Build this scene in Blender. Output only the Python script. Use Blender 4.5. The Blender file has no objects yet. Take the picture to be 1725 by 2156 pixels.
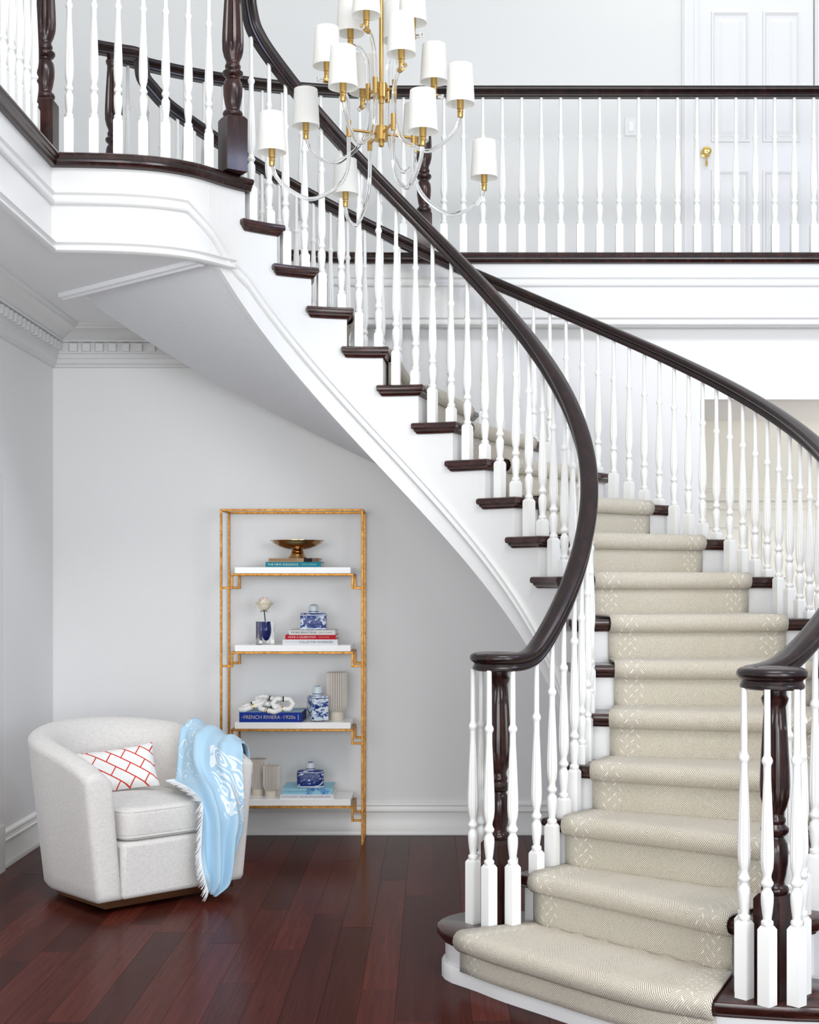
import bpy, math, random
from math import sin, cos, pi, radians, sqrt, exp, log, atan2
from mathutils import Vector, Matrix
random.seed(7)
SC = bpy.context.scene
COL = SC.collection

# ------------------------------------------------------------------ camera, world, light, exposure
F, CAMH, PPX, PPY = 2930.0, 1.489, 909.0, 1228.3
cam_d = bpy.data.cameras.new('camera')
cam = bpy.data.objects.new('camera', cam_d)
COL.objects.link(cam)
cam.location = (0, 0, CAMH)
cam.rotation_euler = (pi / 2, 0, 0)
cam_d.sensor_fit = 'HORIZONTAL'
cam_d.sensor_width = 36.0
cam_d.lens = F / 1725.0 * 36.0
cam_d.shift_x = -(PPX - 862.5) / 1725.0
cam_d.shift_y = (PPY - 1078.0) / 1725.0
SC.camera = cam

world = bpy.data.worlds.new('World')
SC.world = world
world.use_nodes = True
bg = world.node_tree.nodes['Background']
bg.inputs[0].default_value = (0.95, 0.965, 1.0, 1)
bg.inputs[1].default_value = 0.44

def area(name, loc, target, size, size_y, energy, color):
    l = bpy.data.lights.new(name, 'AREA')
    l.shape = 'RECTANGLE'; l.size = size; l.size_y = size_y
    l.energy = energy; l.color = color
    o = bpy.data.objects.new(name, l); COL.objects.link(o)
    o.location = loc
    o.rotation_euler = (Vector(target) - Vector(loc)).to_track_quat('-Z', 'Y').to_euler()
    return o
# tall foyer windows: one beside the front door behind the camera, one high on the right; added fill lamps are noted
area('window_daylight_front', (0.6, -0.6, 4.9), (0.0, 6.5, 1.4), 4.6, 1.9, 22, (1.0, 0.99, 0.965))
area('left_wall_fill', (3.4, -1.8, 2.1), (-2.0, 7.4, 1.7), 2.8, 2.6, 190, (0.88, 0.94, 1.0))  # added fill from the camera side to brighten the left wall, no known window
area('window_daylight_high_right', (4.67, 3.02, 5.66), (-0.9, 6.5, 3.5), 1.5, 1.3, 55, (0.55, 0.68, 1.0))
area('stair_top_fill', (0.9, 3.0, 6.1), (0.8, 4.6, 0.2), 2.6, 2.0, 165, (1.0, 0.98, 0.945))  # added overhead fill so treads read lighter than risers, no known fixture
area('low_front_fill', (-2.4, -7.0, 1.9), (-0.7, 7.8, 1.3), 7.5, 3.0, 440, (0.955, 0.98, 1.0))  # added low fill behind the camera, brightens the wall under the stair
area('hall_light_upper', (2.2, 8.75, 6.1), (2.2, 8.75, 3.4), 2.4, 0.7, 5, (1.0, 0.97, 0.92))
area('alcove_fill', (3.5, 8.8, 1.0), (2.0, 8.9, 2.5), 0.9, 0.7, 9, (1.0, 0.93, 0.82))  # added fill outside the frame, turned up to brighten the alcove ceiling

SC.view_settings.view_transform = 'Standard'
SC.view_settings.look = 'None'
SC.view_settings.gamma = 1.0
SC.view_settings.use_curve_mapping = False
SC.view_settings.exposure = 0.36

# ------------------------------------------------------------------ stair geometry constants
CX, CY = -0.274, 5.989
RISE, T18, DEL = 0.19, 130.72, 11.189
R_IN, R_OUT = 0.883, 2.08          # tread ends
S_IN, S_OUT = 0.913, 2.05          # stringer faces
WALL_Y, HALL_Y, LEFT_X = 8.25, 9.37, -2.245
LAND = 18 * RISE
def theta(k): return T18 - (18 - k) * DEL
def nos(t): return (18 - (T18 - t) / DEL) * RISE
def pol(R, t):
    a = radians(t); return (CX + R * cos(a), CY + R * sin(a))

# ------------------------------------------------------------------ materials
def mat(name, color=(.8, .8, .8), rough=.5, metal=0.0, spec=.5, coat=0.0, trans=0.0, ior=1.45, sheen=0.0):
    m = bpy.data.materials.new(name); m.use_nodes = True
    b = m.node_tree.nodes['Principled BSDF']
    b.inputs['Base Color'].default_value = (*color, 1)
    b.inputs['Roughness'].default_value = rough
    b.inputs['Metallic'].default_value = metal
    b.inputs['Specular IOR Level'].default_value = spec
    b.inputs['Coat Weight'].default_value = coat
    b.inputs['Coat Roughness'].default_value = .12
    b.inputs['Transmission Weight'].default_value = trans
    b.inputs['IOR'].default_value = ior
    b.inputs['Sheen Weight'].default_value = sheen
    return m
class NT:
    def __init__(s, m):
        s.t = m.node_tree; s.b = s.t.nodes['Principled BSDF']
    def n(s, typ, **kw):
        x = s.t.nodes.new(typ)
        for k, v in kw.items():
            if k.startswith('in_'):
                x.inputs[k[3:].replace('_', ' ')].default_value = v
            else: setattr(x, k, v)
        return x
    def l(s, a, b): s.t.links.new(a, b)
    def math(s, op, a, b=None, c=None):
        x = s.t.nodes.new('ShaderNodeMath'); x.operation = op
        for i, v in enumerate((a, b, c)):
            if v is None: continue
            if isinstance(v, (int, float)): x.inputs[i].default_value = v
            else: s.l(v, x.inputs[i])
        return x.outputs[0]
    def mix(s, fac, a, b):
        x = s.t.nodes.new('ShaderNodeMix'); x.data_type = 'RGBA'
        for i, v in ((0, fac), (6, a), (7, b)):
            if isinstance(v, (int, float)): x.inputs[i].default_value = v
            elif isinstance(v, tuple): x.inputs[i].default_value = (*v, 1) if len(v) == 3 else v
            else: s.l(v, x.inputs[i])
        return x.outputs[2]
    def ramp(s, fac, stops):
        x = s.t.nodes.new('ShaderNodeValToRGB')
        e = x.color_ramp.elements
        while len(e) < len(stops): e.new(0.5)
        for i, (p, c) in enumerate(stops):
            e[i].position = p; e[i].color = (*c, 1)
        s.l(fac, x.inputs[0]); return x.outputs[0]
    def bump(s, h, strength=.2, dist=.01):
        x = s.n('ShaderNodeBump'); x.inputs['Strength'].default_value = strength
        x.inputs['Distance'].default_value = dist
        s.l(h, x.inputs['Height']); s.l(x.outputs[0], s.b.inputs['Normal'])
    def col(s, c): s.l(c, s.b.inputs['Base Color'])

M = {}
M['trim'] = mat('white_trim_paint', (.765, .765, .76), .32)
M['baluster'] = mat('white_gloss_paint', (.86, .86, .84), .28)
def paint(name, c, r, bs, scale):
    m = mat(name, c, r); t = NT(m)
    n = t.n('ShaderNodeTexNoise'); n.inputs['Scale'].default_value = scale
    n.inputs['Detail'].default_value = 4
    g = t.n('ShaderNodeNewGeometry'); t.l(g.outputs['Position'], n.inputs['Vector'])
    t.bump(n.outputs[0], bs, .004)
    return m
M['wall'] = paint('pale_grey_wall_paint', (.87, .87, .865), .55, .12, 260)
M['wall_warm'] = paint('warm_white_wall_paint', (.87, .84, .75), .5, .1, 260)
M['wall_upper'] = paint('soft_white_wall_paint', (.73, .73, .71), .55, .1, 260)
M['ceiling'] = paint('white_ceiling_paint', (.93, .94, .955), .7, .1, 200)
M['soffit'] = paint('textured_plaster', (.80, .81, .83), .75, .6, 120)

def wood(name, stops, rough, scale, coat, stretch=(1, 1, 1), obj_rand=False):
    m = mat(name, stops[1][1], rough, coat=coat); t = NT(m)
    g = t.n('ShaderNodeNewGeometry')
    mp = t.n('ShaderNodeMapping'); mp.inputs['Scale'].default_value = stretch
    if obj_rand:
        oi = t.n('ShaderNodeObjectInfo')
        sc = t.n('ShaderNodeVectorMath', operation='SCALE'); sc.inputs[0].default_value = (37, 91, 13)
        t.l(oi.outputs['Random'], sc.inputs['Scale'])
        ad = t.n('ShaderNodeVectorMath', operation='ADD')
        t.l(g.outputs['Position'], ad.inputs[0]); t.l(sc.outputs[0], ad.inputs[1])
        t.l(ad.outputs[0], mp.inputs[0])
    else:
        t.l(g.outputs['Position'], mp.inputs[0])
    n = t.n('ShaderNodeTexNoise'); n.inputs['Scale'].default_value = scale
    n.inputs['Detail'].default_value = 6; n.inputs['Roughness'].default_value = .62
    n.inputs['Distortion'].default_value = .6
    t.l(mp.outputs[0], n.inputs['Vector'])
    c = t.ramp(n.outputs[0], stops)
    if obj_rand:
        h = t.n('ShaderNodeHueSaturation')
        t.l(c, h.inputs['Color'])
        v = t.math('MULTIPLY_ADD', oi.outputs['Random'], .62, .58)
        t.l(v, h.inputs['Value']); c = h.outputs[0]
    t.col(c)
    t.bump(n.outputs[0], .04, .002)
    return m
M['mahogany'] = wood('dark_mahogany', [(.30, (.008, .0035, .0035)), (.52, (.026, .008, .007)), (.72, (.060, .018, .013))], .24, 9, .12, (3, 3, .6))
M['tread_wood'] = wood('mahogany_tread', [(.30, (.012, .004, .0035)), (.52, (.036, .010, .008)), (.75, (.085, .026, .018))], .24, 9, .3, (1.5, 1.5, 6))
M['rail'] = wood('ebonised_mahogany_rail', [(.30, (.006, .0035, .0038)), (.52, (.015, .0065, .0065)), (.74, (.036, .013, .011))], .26, 9, .10, (3, 3, .6))
M['floor'] = wood('cherry_floorboard', [(.26, (.046, .0088, .0072)), (.5, (.070, .0128, .0090)), (.76, (.100, .021, .0130))], .22, 6, .0, (13, .30, 1), True)
M['floor'].node_tree.nodes['Principled BSDF'].inputs['Specular IOR Level'].default_value = .03

M['brass'] = mat('brushed_brass', (.56, .36, .12), .30, 1.0)
M['polished_brass'] = mat('polished_brass', (.80, .58, .20), .16, 1.0)
M['bronze'] = mat('copper_bronze', (.50, .30, .14), .16, 1.0)
M['plinth_brass'] = mat('brushed_bronze_plinth', (.50, .32, .17), .28, 1.0)
m = mat('gold_leaf', (.62, .34, .09), .42, .75); t = NT(m); n = t.n('ShaderNodeTexNoise', in_Scale=60.0)
g = t.n('ShaderNodeNewGeometry'); t.l(g.outputs['Position'], n.inputs['Vector'])
t.col(t.ramp(n.outputs[0], [(.3, (.30, .125, .022)), (.6, (.50, .235, .045)), (.8, (.62, .33, .085))])); M['gold'] = m
M['glass'] = mat('clear_acrylic', (1, 1, 1), .02, trans=1.0, ior=1.42)
m = bpy.data.materials.new('white_linen_shade'); m.use_nodes = True; nt = m.node_tree
for x in list(nt.nodes):
    if x.type == 'BSDF_PRINCIPLED': nt.nodes.remove(x)
d = nt.nodes.new('ShaderNodeBsdfDiffuse'); d.inputs[0].default_value = (.92, .92, .9, 1)
tr = nt.nodes.new('ShaderNodeBsdfTranslucent'); tr.inputs[0].default_value = (.95, .95, .93, 1)
mx = nt.nodes.new('ShaderNodeMixShader'); mx.inputs[0].default_value = .5
nt.links.new(d.outputs[0], mx.inputs[1]); nt.links.new(tr.outputs[0], mx.inputs[2])
nt.links.new(mx.outputs[0], nt.nodes['Material Output'].inputs[0]); M['shade'] = m

# carpet: UV.x metres from the left edge, UV.y metres from the right edge, second layer: metres along the run
def carpet():
    m = mat('herringbone_wool_runner', (.7, .67, .6), .95, spec=.1, sheen=.2); t = NT(m)
    a = t.n('ShaderNodeAttribute', attribute_name='run_uv')
    sx = t.n('ShaderNodeSeparateXYZ'); t.l(a.outputs['Vector'], sx.inputs[0])
    u, v, ur = sx.outputs[0], sx.outputs[1], sx.outputs[2]
    W = .125
    zig = t.math('MULTIPLY', t.math('PINGPONG', u, W), 1.05)
    ph = t.math('MULTIPLY', t.math('ADD', zig, v), 2 * pi / .0080)
    st = t.math('MULTIPLY_ADD', t.math('SINE', ph), .5, .5)
    g = t.n('ShaderNodeNewGeometry')
    n = t.n('ShaderNodeTexNoise', in_Scale=420.0); t.l(g.outputs['Position'], n.inputs['Vector'])
    st2 = t.math('MULTIPLY_ADD', t.math('SUBTRACT', n.outputs[0], .5), 1.7, st)
    base = t.ramp(st2, [(.12, (.33, .285, .22)), (.45, (.55, .50, .41)), (.82, (.79, .74, .64))])
    # white woven dashes in two columns along each border
    e = t.math('MINIMUM', u, ur)
    dash = None
    for (c0, sl) in ((.060, 1), (.105, -1)):
        for off in (0.0, .021):
            x = t.math('SUBTRACT', e, c0 + (0.011 if off else -.011))
            s = -sl if off else sl
            y = t.math('SUBTRACT', t.math('PINGPONG', t.math('ADD', v, off), .021), .0105)
            y = t.math('SUBTRACT', t.math('MODULO', t.math('ADD', v, 10 + off), .042), .021)
            l = t.math('ABSOLUTE', t.math('SUBTRACT', y, t.math('MULTIPLY', x, s * 1.0)))
            q = t.math('MULTIPLY', t.math('LESS_THAN', l, .0030), t.math('LESS_THAN', t.math('ABSOLUTE', x), .0060))
            dash = q if dash is None else t.math('MAXIMUM', dash, q)
    t.col(t.mix(t.math('MULTIPLY', dash, .75), base, (.90, .88, .81)))
    t.bump(t.math('ADD', st2, t.math('MULTIPLY', dash, .8)), .5, .003)
    return m
M['carpet'] = carpet()
def weave(name, c1, c2, scale, bs=.4):
    m = mat(name, c1, .92, spec=.15, sheen=.3); t = NT(m)
    tc = t.n('ShaderNodeTexCoord')
    n1 = t.n('ShaderNodeTexNoise', in_Scale=scale); n2 = t.n('ShaderNodeTexNoise', in_Scale=scale)
    for n, s in ((n1, (1, 1, .12)), (n2, (.12, .12, 1.6))):
        mp = t.n('ShaderNodeMapping'); mp.inputs['Scale'].default_value = s
        t.l(tc.outputs['Object'], mp.inputs[0]); t.l(mp.outputs[0], n.inputs['Vector'])
        n.inputs['Detail'].default_value = 3
    s = t.math('MULTIPLY_ADD', t.math('ADD', n1.outputs[0], n2.outputs[0]), .5, 0)
    t.col(t.ramp(s, [(.36, c2), (.56, c1)])); t.bump(s, bs, .004)
    return m
M['linen'] = weave('oatmeal_linen_weave', (.76, .735, .70), (.60, .575, .55), 420, .25)

# ------------------------------------------------------------------ mesh helpers
class MB:
    def __init__(s): s.v = []; s.f = []; s.uv = None
    def add(s, vs, fs):
        o = len(s.v); s.v += [tuple(p) for p in vs]; s.f += [tuple(i + o for i in f) for f in fs]; return s
    def box(s, x0, x1, y0, y1, z0, z1):
        return s.add([(x0, y0, z0), (x1, y0, z0), (x1, y1, z0), (x0, y1, z0), (x0, y0, z1), (x1, y0, z1), (x1, y1, z1), (x0, y1, z1)],
                     [(3, 2, 1, 0), (4, 5, 6, 7), (0, 1, 5, 4), (1, 2, 6, 5), (2, 3, 7, 6), (3, 0, 4, 7)])
    def lathe(s, prof, n=20, c=(0, 0), flute=None, cap=True):
        # prof: (r, z) bottom to top; flute(z, angle) -> radius factor
        vs = []; fs = []
        for r, z in prof:
            for i in range(n):
                a = 2 * pi * i / n
                rr = r * (flute(z, a) if flute else 1)
                vs.append((c[0] + rr * cos(a), c[1] + rr * sin(a), z))
        for j in range(len(prof) - 1):
            for i in range(n):
                k = (i + 1) % n
                fs.append((j * n + i, j * n + k, (j + 1) * n + k, (j + 1) * n + i))
        if cap:
            fs.append(tuple(range(n - 1, -1, -1))); L = (len(prof) - 1) * n
            fs.append(tuple(range(L, L + n)))
        return s.add(vs, fs)
    def grid(s, rows, close=False, flip=False):
        n = len(rows[0]); vs = [p for r in rows for p in r]; fs = []
        for j in range(len(rows) - 1):
            for i in range(n if close else n - 1):
                k = (i + 1) % n
                q = (j * n + i, j * n + k, (j + 1) * n + k, (j + 1) * n + i)
                fs.append(q[::-1] if flip else q)
        return s.add(vs, fs)
    def sweep(s, path, sides, prof, plumb=False, caps=True, scales=None):
        # prof: closed list of (side, up)
        rows = []; P = [Vector(p) for p in path]; n = len(P)
        for i in range(n):
            T = (P[min(i + 1, n - 1)] - P[max(i - 1, 0)]).normalized()
            S = Vector(sides[i]).normalized() if sides else Vector((T.y, -T.x, 0)).normalized()
            if plumb: U = Vector((0, 0, 1))
            else:
                S = (S - T * S.dot(T)).normalized(); U = S.cross(T).normalized()
            k = scales[i] if scales else 1
            rows.append([tuple(P[i] + S * a * k + U * b * k) for a, b in prof])
        s.grid(rows, True)
        m = len(prof); o = len(s.v) - m * n
        if caps:
            s.f.append(tuple(o + i for i in range(m))[::-1]); s.f.append(tuple(o + m * (n - 1) + i for i in range(m)))
        return s
    def tube(s, path, r, n=10, caps=True, up=(0, 0, 1)):
        P = [Vector(p) for p in path]; rows = []; S = None
        for i in range(len(P)):
            T = (P[min(i + 1, len(P) - 1)] - P[max(i - 1, 0)]).normalized()
            if S is None:
                S = T.cross(Vector(up))
                if S.length < .05: S = T.cross(Vector((1, 0, 0)))
            S = (S - T * S.dot(T)).normalized(); U = S.cross(T)
            rr = r[i] if isinstance(r, (list, tuple)) else r
            rows.append([tuple(P[i] + (S * cos(2 * pi * j / n) + U * sin(2 * pi * j / n)) * rr) for j in range(n)])
        s.grid(rows, True, True); o = len(s.v) - n * len(P)
        if caps:
            s.f.append(tuple(o + i for i in range(n))); s.f.append(tuple(o + n * (len(P) - 1) + i for i in range(n))[::-1])
        return s
    def prism(s, poly, layers):
        # poly: plan polygon (ccw), layers: (inset, z) from top to bottom
        rings = [[(x, y, z) for x, y in offset(poly, -i)] for i, z in layers]
        n = len(poly)
        s.grid(rings[::-1], True)
        o = len(s.v) - n * len(rings)
        s.f.append(tuple(range(o + n - 1, o - 1, -1)))
        L = o + n * (len(rings) - 1); s.f.append(tuple(range(L, L + n)))
        return s
    def xf(s, mtx, start=0):
        for i in range(start, len(s.v)): s.v[i] = tuple(mtx @ Vector(s.v[i]))
        return s
    def mesh(s, name, m, smooth=None):
        me = bpy.data.meshes.new(name); me.from_pydata(s.v, [], s.f)
        ms = m if isinstance(m, (list, tuple)) else [m]
        for x in ms: me.materials.append(x)
        if smooth:
            me.shade_smooth(); me.set_sharp_from_angle(angle=radians(smooth))
        me.validate(); return me
    def obj(s, name, m, parent=None, smooth=None, **props):
        return place(name, s.mesh(name, m, smooth), parent, **props)
def place(name, me, parent=None, loc=None, rotz=0, scale=None, **props):
    o = bpy.data.objects.new(name, me); COL.objects.link(o)
    if parent: o.parent = parent
    if loc is not None: o.location = loc
    if rotz: o.rotation_euler = (0, 0, rotz)
    if scale: o.scale = scale
    for k, v in props.items(): o[k] = v
    return o
def thing(name, label, cat, loc=(0, 0, 0), rotz=0, group=None, kind=None):
    o = place(name, None, None, loc, rotz)
    o.empty_display_size = .05
    o['label'] = label
    if kind: o['kind'] = kind
    else: o['category'] = cat
    if group: o['group'] = group
    return o
def tag(o, label, cat, group=None):
    o['label'] = label; o['category'] = cat
    if group: o['group'] = group
    return o
def struct(name, mb, m, smooth=None, label=None):
    o = mb.obj(name, m, None, smooth, kind='structure')
    if label: o['label'] = label
    return o
def bevel(o, w, seg=2):
    b = o.modifiers.new('bevel', 'BEVEL'); b.width = w; b.segments = seg; b.limit_method = 'ANGLE'; b.angle_limit = radians(40)
    b.harden_normals = False
    return o
def offset(poly, d):
    n = len(poly); out = []
    if abs(d) < 1e-9: return list(poly)
    for i in range(n):
        a, b, c = Vector(poly[i - 1]), Vector(poly[i]), Vector(poly[(i + 1) % n])
        e1 = (b - a).normalized(); e2 = (c - b).normalized()
        n1 = Vector((e1.y, -e1.x)); n2 = Vector((e2.y, -e2.x))
        q = (n1 + n2); L = q.length
        if L < 1e-6: q = n1; k = 1
        else: q = q / L; k = min(1 / max(q.dot(n1), .35), 1.6)
        out.append((b.x + q.x * d * k, b.y + q.y * d * k))
    return out
def lerp(a, b, t): return a + (b - a) * t
def sstep(t): t = max(0, min(1, t)); return t * t * (3 - 2 * t)
def interp(x, pts):
    if x <= pts[0][0]: return pts[0][1]
    for (a, b), (c, d) in zip(pts, pts[1:]):
        if x <= c: return b + (d - b) * (x - a) / (c - a)
    return pts[-1][1]
def catmull(P, n=8):
    P = [Vector(p) for p in P]; out = []
    for i in range(len(P) - 1):
        p0 = P[i - 1] if i else P[0] * 2 - P[1]; p1, p2 = P[i], P[i + 1]
        p3 = P[i + 2] if i + 2 < len(P) else P[-1] * 2 - P[-2]
        for j in range(n):
            t = j / n
            out.append(.5 * ((2 * p1) + (p2 - p0) * t + (2 * p0 - 5 * p1 + 4 * p2 - p3) * t * t + (3 * p1 - p0 - 3 * p2 + p3) * t ** 3))
    out.append(P[-1]); return out
def px(x, y, d): return ((x - PPX) * d / F, d, CAMH + (PPY - y) * d / F)   # a point at real depth d

# ================================================================== ROOM SHELL
fl = struct('floor', MB().box(-4.2, 5, 2.4, 9.5, -.06, -.018), M['tread_wood'])
M['bounce_floor'] = paint('cream_bounce_stone', (.78, .75, .70), .35, .05, 40)
struct('floor_bounce', MB().box(-4.2, 5, -7.5, 2.4, -.06, 0), M['bounce_floor'])  # unseen floor toward the entry, made pale to bounce light onto the ceiling
pl = MB().box(0, 1, 0, 1, -.018, 0)
plank_mesh = pl.mesh('plank', M['floor'])
PW = .132
i = 0
rx = -2.37
while rx < 4.8:
    y = 2.6 + random.uniform(-1.2, 0.2)
    while y < (8.3 if rx < 1.4 else 9.3):
        L = random.uniform(1.1, 2.1)
        y1 = min(y + L, 9.4)
        y = max(y, 2.4)
        if y1 > 2.5:
            place('plank', plank_mesh, fl, (rx + .0005, y + .0005, random.uniform(-.0004, .0004)), 0, (PW - .001, y1 - y - .001, 1))
        y = y1
    rx += PW
struct('wall_back', MB().box(LEFT_X - 2, 1.594, WALL_Y, WALL_Y + .12, 0, LAND - .4)
       .box(1.594, 5, WALL_Y, WALL_Y + .12, 2.58, LAND - .4), M['wall'])
struct('wall_left', MB().box(LEFT_X - .12, LEFT_X, 3.0, WALL_Y, 0, 3.02), M['wall'])
wfar = struct('wall_far', MB().box(1.0, 5, HALL_Y, HALL_Y + .1, 0, 2.58), M['wall_warm'])
struct('ceiling_alcove', MB().box(1.0, 5, WALL_Y + .12, HALL_Y + .1, 2.58, 2.66), M['ceiling'])
struct('wall_upper', MB().box(-4.5, 1.69, HALL_Y, HALL_Y + .1, LAND, 6.2).box(2.70, 5, HALL_Y, HALL_Y + .1, LAND, 6.2)
       .box(1.69, 2.70, HALL_Y, HALL_Y + .1, LAND + 2.2, 6.2), M['wall_upper'])
struct('wall_upper_left', MB().box(-4.6, -4.5, 2.5, HALL_Y + .1, LAND, 6.2), M['wall_upper'])
struct('ceiling_upper', MB().box(-4.6, 5, 1.5, HALL_Y + .1, 6.2, 6.28), M['ceiling'])

# upper floor slab: ceiling of the lower hall below, floor above, cut around the stairwell
S_ARC_C, S_ARC_R = (-1.70, 7.60), 1.35
def s_arc(n=14):
    # reverse curve from the landing corner to the stair circle
    p1 = Vector(pol(S_IN, 146)); p0 = Vector((-1.71, 6.262))
    t1 = Vector((sin(radians(146)), -cos(radians(146))))
    out = []
    for i in range(n + 1):
        t = i / n
        h = (1 - t) ** 3 * p0 + 3 * (1 - t) ** 2 * t * (p0 + Vector((.34, .012))) + 3 * (1 - t) * t * t * (p1 - t1 * .24) + t ** 3 * p1
        out.append((h.x, h.y))
    return out
SA = s_arc()
ARC_T = [pol(S_IN, t_) for t_ in (143, 140, 137, 134, 131.5)]
out_arc = [pol(2.16, T18 + 3 - i * (T18 + 3 - 90) / 16) for i in range(17)]
cav = MB()
zc0, zc1 = 3.0, LAND - .03
cav.prism([(-4.5, 2.6), (-1.72, 2.6), (-1.72, 6.262), (-1.72, 9.4), (-4.5, 9.4)], [(0, zc1), (0, zc0)])
cav.prism([(-1.72, 6.27)] + [(x, y + .012) for x, y in SA[1:-1]] + [pol(S_IN + .02, 145), pol(S_IN + .02, 138), pol(S_IN + .02, T18 + 2), pol(2.0, T18 + 3), (-1.72, 7.5)], [(0, zc1), (0, zc0)])
cav.prism([(-1.72, 7.6)] + [(x, y + .005) for x, y in out_arc[2:]] + [(5, 8.165), (5, 9.4), (-1.72, 9.4)], [(0, zc1), (0, LAND - .4)])
struct('ceiling', cav, M['ceiling'])

# fascia: board with picture mould and bottom mould, then wood nosing on top
def trim_prof(h, d):
    return [(0, -h / 2), (d * .45, -h / 2), (d * .8, -h * .42), (d, -h * .30), (d, -h * .18), (d * .5, -h * .1), (d * .5, h * .22),
            (d * .8, h * .30), (d, h * .38), (d, h * .46), (d * .6, h / 2), (0, h / 2)]
def plumb_strip(mb, path, prof, flip=1):
    n = len(path); sides = []
    for i in range(n):
        a = Vector(path[max(i - 1, 0)][:2]); b = Vector(path[i][:2]); c = Vector(path[min(i + 1, n - 1)][:2])
        e1 = (b - a); e2 = (c - b)
        if e1.length < 1e-6: e1 = e2
        if e2.length < 1e-6: e2 = e1
        e1.normalize(); e2.normalize()
        n1 = Vector((e1.y, -e1.x)); n2 = Vector((e2.y, -e2.x)); q = (n1 + n2).normalized(); k = 1 / max(q.dot(n1), .4)
        sides.append(q * k * flip)
    rows = []
    for p, s in zip(path, sides):
        rows.append([(p[0] + s.x * a, p[1] + s.y * a, p[2] + b) for a, b in prof])
    mb.grid(rows, True, flip < 0); m = len(prof); o = len(mb.v) - m * n
    mb.f.append(tuple(o + i for i in range(m))); mb.f.append(tuple(o + m * (n - 1) + i for i in range(m)))
    return mb
LPF = [(-1.71, 2.7), (-1.71, 4.5), (-1.71, 6.262)] + SA[1:]
LP = LPF + ARC_T
BP = out_arc[:-1] + [pol(2.16, 90), (0.6, 8.149), (2.5, 8.149), (5, 8.149)]
z3 = lambda P, z: [(x, y, z) for x, y in P]
struct('wall_fascia', plumb_strip(plumb_strip(MB(), z3(LPF, 0), [(-.02, 2.99), (0, 2.99), (0, LAND - .03), (-.02, LAND - .03)]),
       z3(BP, 0), [(-.02, 2.99), (0, 2.99), (0, LAND - .03), (-.02, LAND - .03)]), M['trim'], 30)
# picture mould runs level along the landing, mitres at px 390 and then follows the rake of the stair
lvl = z3([q for q in LPF if q[0] < -1.12 or q[1] < 6.0], 3.222)
t = MB()
diag = lvl + [(*pol(S_IN, 146), 3.125), (*pol(S_IN, 140), 3.03), (*pol(S_IN, 136), 2.975)] + [(*pol(S_IN, th), nos(th) - .51) for th in range(132, -30, -3)]
plumb_strip(t, diag, [(a - .002, b) for a, b in trim_prof(.06, .02)])
struct('trim_1', t, M['trim'], 30)
t = MB(); plumb_strip(t, z3(LP[:-2], 3.0), [(a - .002, b) for a, b in trim_prof(.05, .028)])
struct('trim_2', t, M['trim'], 30)
t = MB(); plumb_strip(t, z3(BP, 3.255), [(a - .002, b) for a, b in trim_prof(.06, .016)]); struct('trim_3', t, M['trim'], 30)
t = MB(); plumb_strip(t, z3(BP, 3.02), [(a - .002, b) for a, b in trim_prof(.055, .026)]); struct('trim_4', t, M['trim'], 30)
NOSE = [(-.10, -.028), (.03, -.028), (.036, -.04), (.03, -.055), (.034, -.062), (.012, -.072), (-.10, -.072)]
NOSE = [(-.10, 0), (.035, 0), (.045, -.006), (.048, -.016), (.044, -.026), (.034, -.031), (.032, -.040), (.026, -.046), (.022, -.056), (.008, -.06), (-.10, -.06)][::-1]
t = MB(); plumb_strip(t, z3(LP, LAND), NOSE); struct('trim_5', t, M['mahogany'], 30)
t = MB(); plumb_strip(t, z3(BP, LAND), NOSE); struct('trim_6', t, M['mahogany'], 30)

# crown with dentils
cr = [(0, 2.765), (.018, 2.768), (.018, 2.782), (.03, 2.790), (.034, 2.812), (.042, 2.818), (.042, 2.842), (.050, 2.845), (.050, 2.905),
      (.082, 2.908), (.086, 2.916), (.078, 2.922), (.092, 2.932), (.12, 2.946), (.165, 2.966), (.178, 2.970), (.182, 2.980), (.20, 2.988), (.20, 3.005), (0, 3.005)]
t = MB(); plumb_strip(t, [(LEFT_X, 3.1, 0), (LEFT_X, 5.5, 0), (LEFT_X, WALL_Y, 0), (-1.0, WALL_Y, 0), (-.86, WALL_Y, 0)], cr, 1)
crown = struct('trim_7', t, M['trim'], 30)
dm = MB().box(-.021, .021, -.032, 0, 2.853, 2.898).mesh('dentil', M['trim'])
x = LEFT_X + .14
while x < -1.0:
    place('dentil', dm, crown, (x, WALL_Y - .048, 0)); x += .0765
y = WALL_Y - .14
while y > 6.3:
    place('dentil', dm, crown, (LEFT_X + .048, y, 0), pi / 2); y -= .0765
# baseboards
bb = [(0, 0), (.022, 0), (.022, .012), (.018, .03), (.016, .034), (.016, .135), (.022, .139), (.022, .146), (.016, .152), (.014, .17), (.018, .176), (.016, .186), (.006, .196), (0, .198)]
bb2 = [(a + .0, b) for a, b in bb]
t = MB(); plumb_strip(t, [(LEFT_X, WALL_Y, 0), (1.0, WALL_Y, 0)], bb); struct('baseboard_back', t, M['baluster'], 30)
t = MB(); plumb_strip(t, [(LEFT_X, 7.22, 0), (LEFT_X, WALL_Y - .022, 0)], bb); struct('baseboard_left', t, M['baluster'], 30)
# casing of the opening in the left wall with its plinth block
t = MB().box(LEFT_X, LEFT_X + .022, 7.10, 7.20, 0, 2.06).box(LEFT_X, LEFT_X + .03, 7.13, 7.19, .2, 2.05).box(LEFT_X, LEFT_X + .036, 7.09, 7.212, 0, .24).box(LEFT_X, LEFT_X + .022, 6.0, 7.10, 1.96, 2.06)
struct('trim_8', t, M['trim'])

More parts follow.
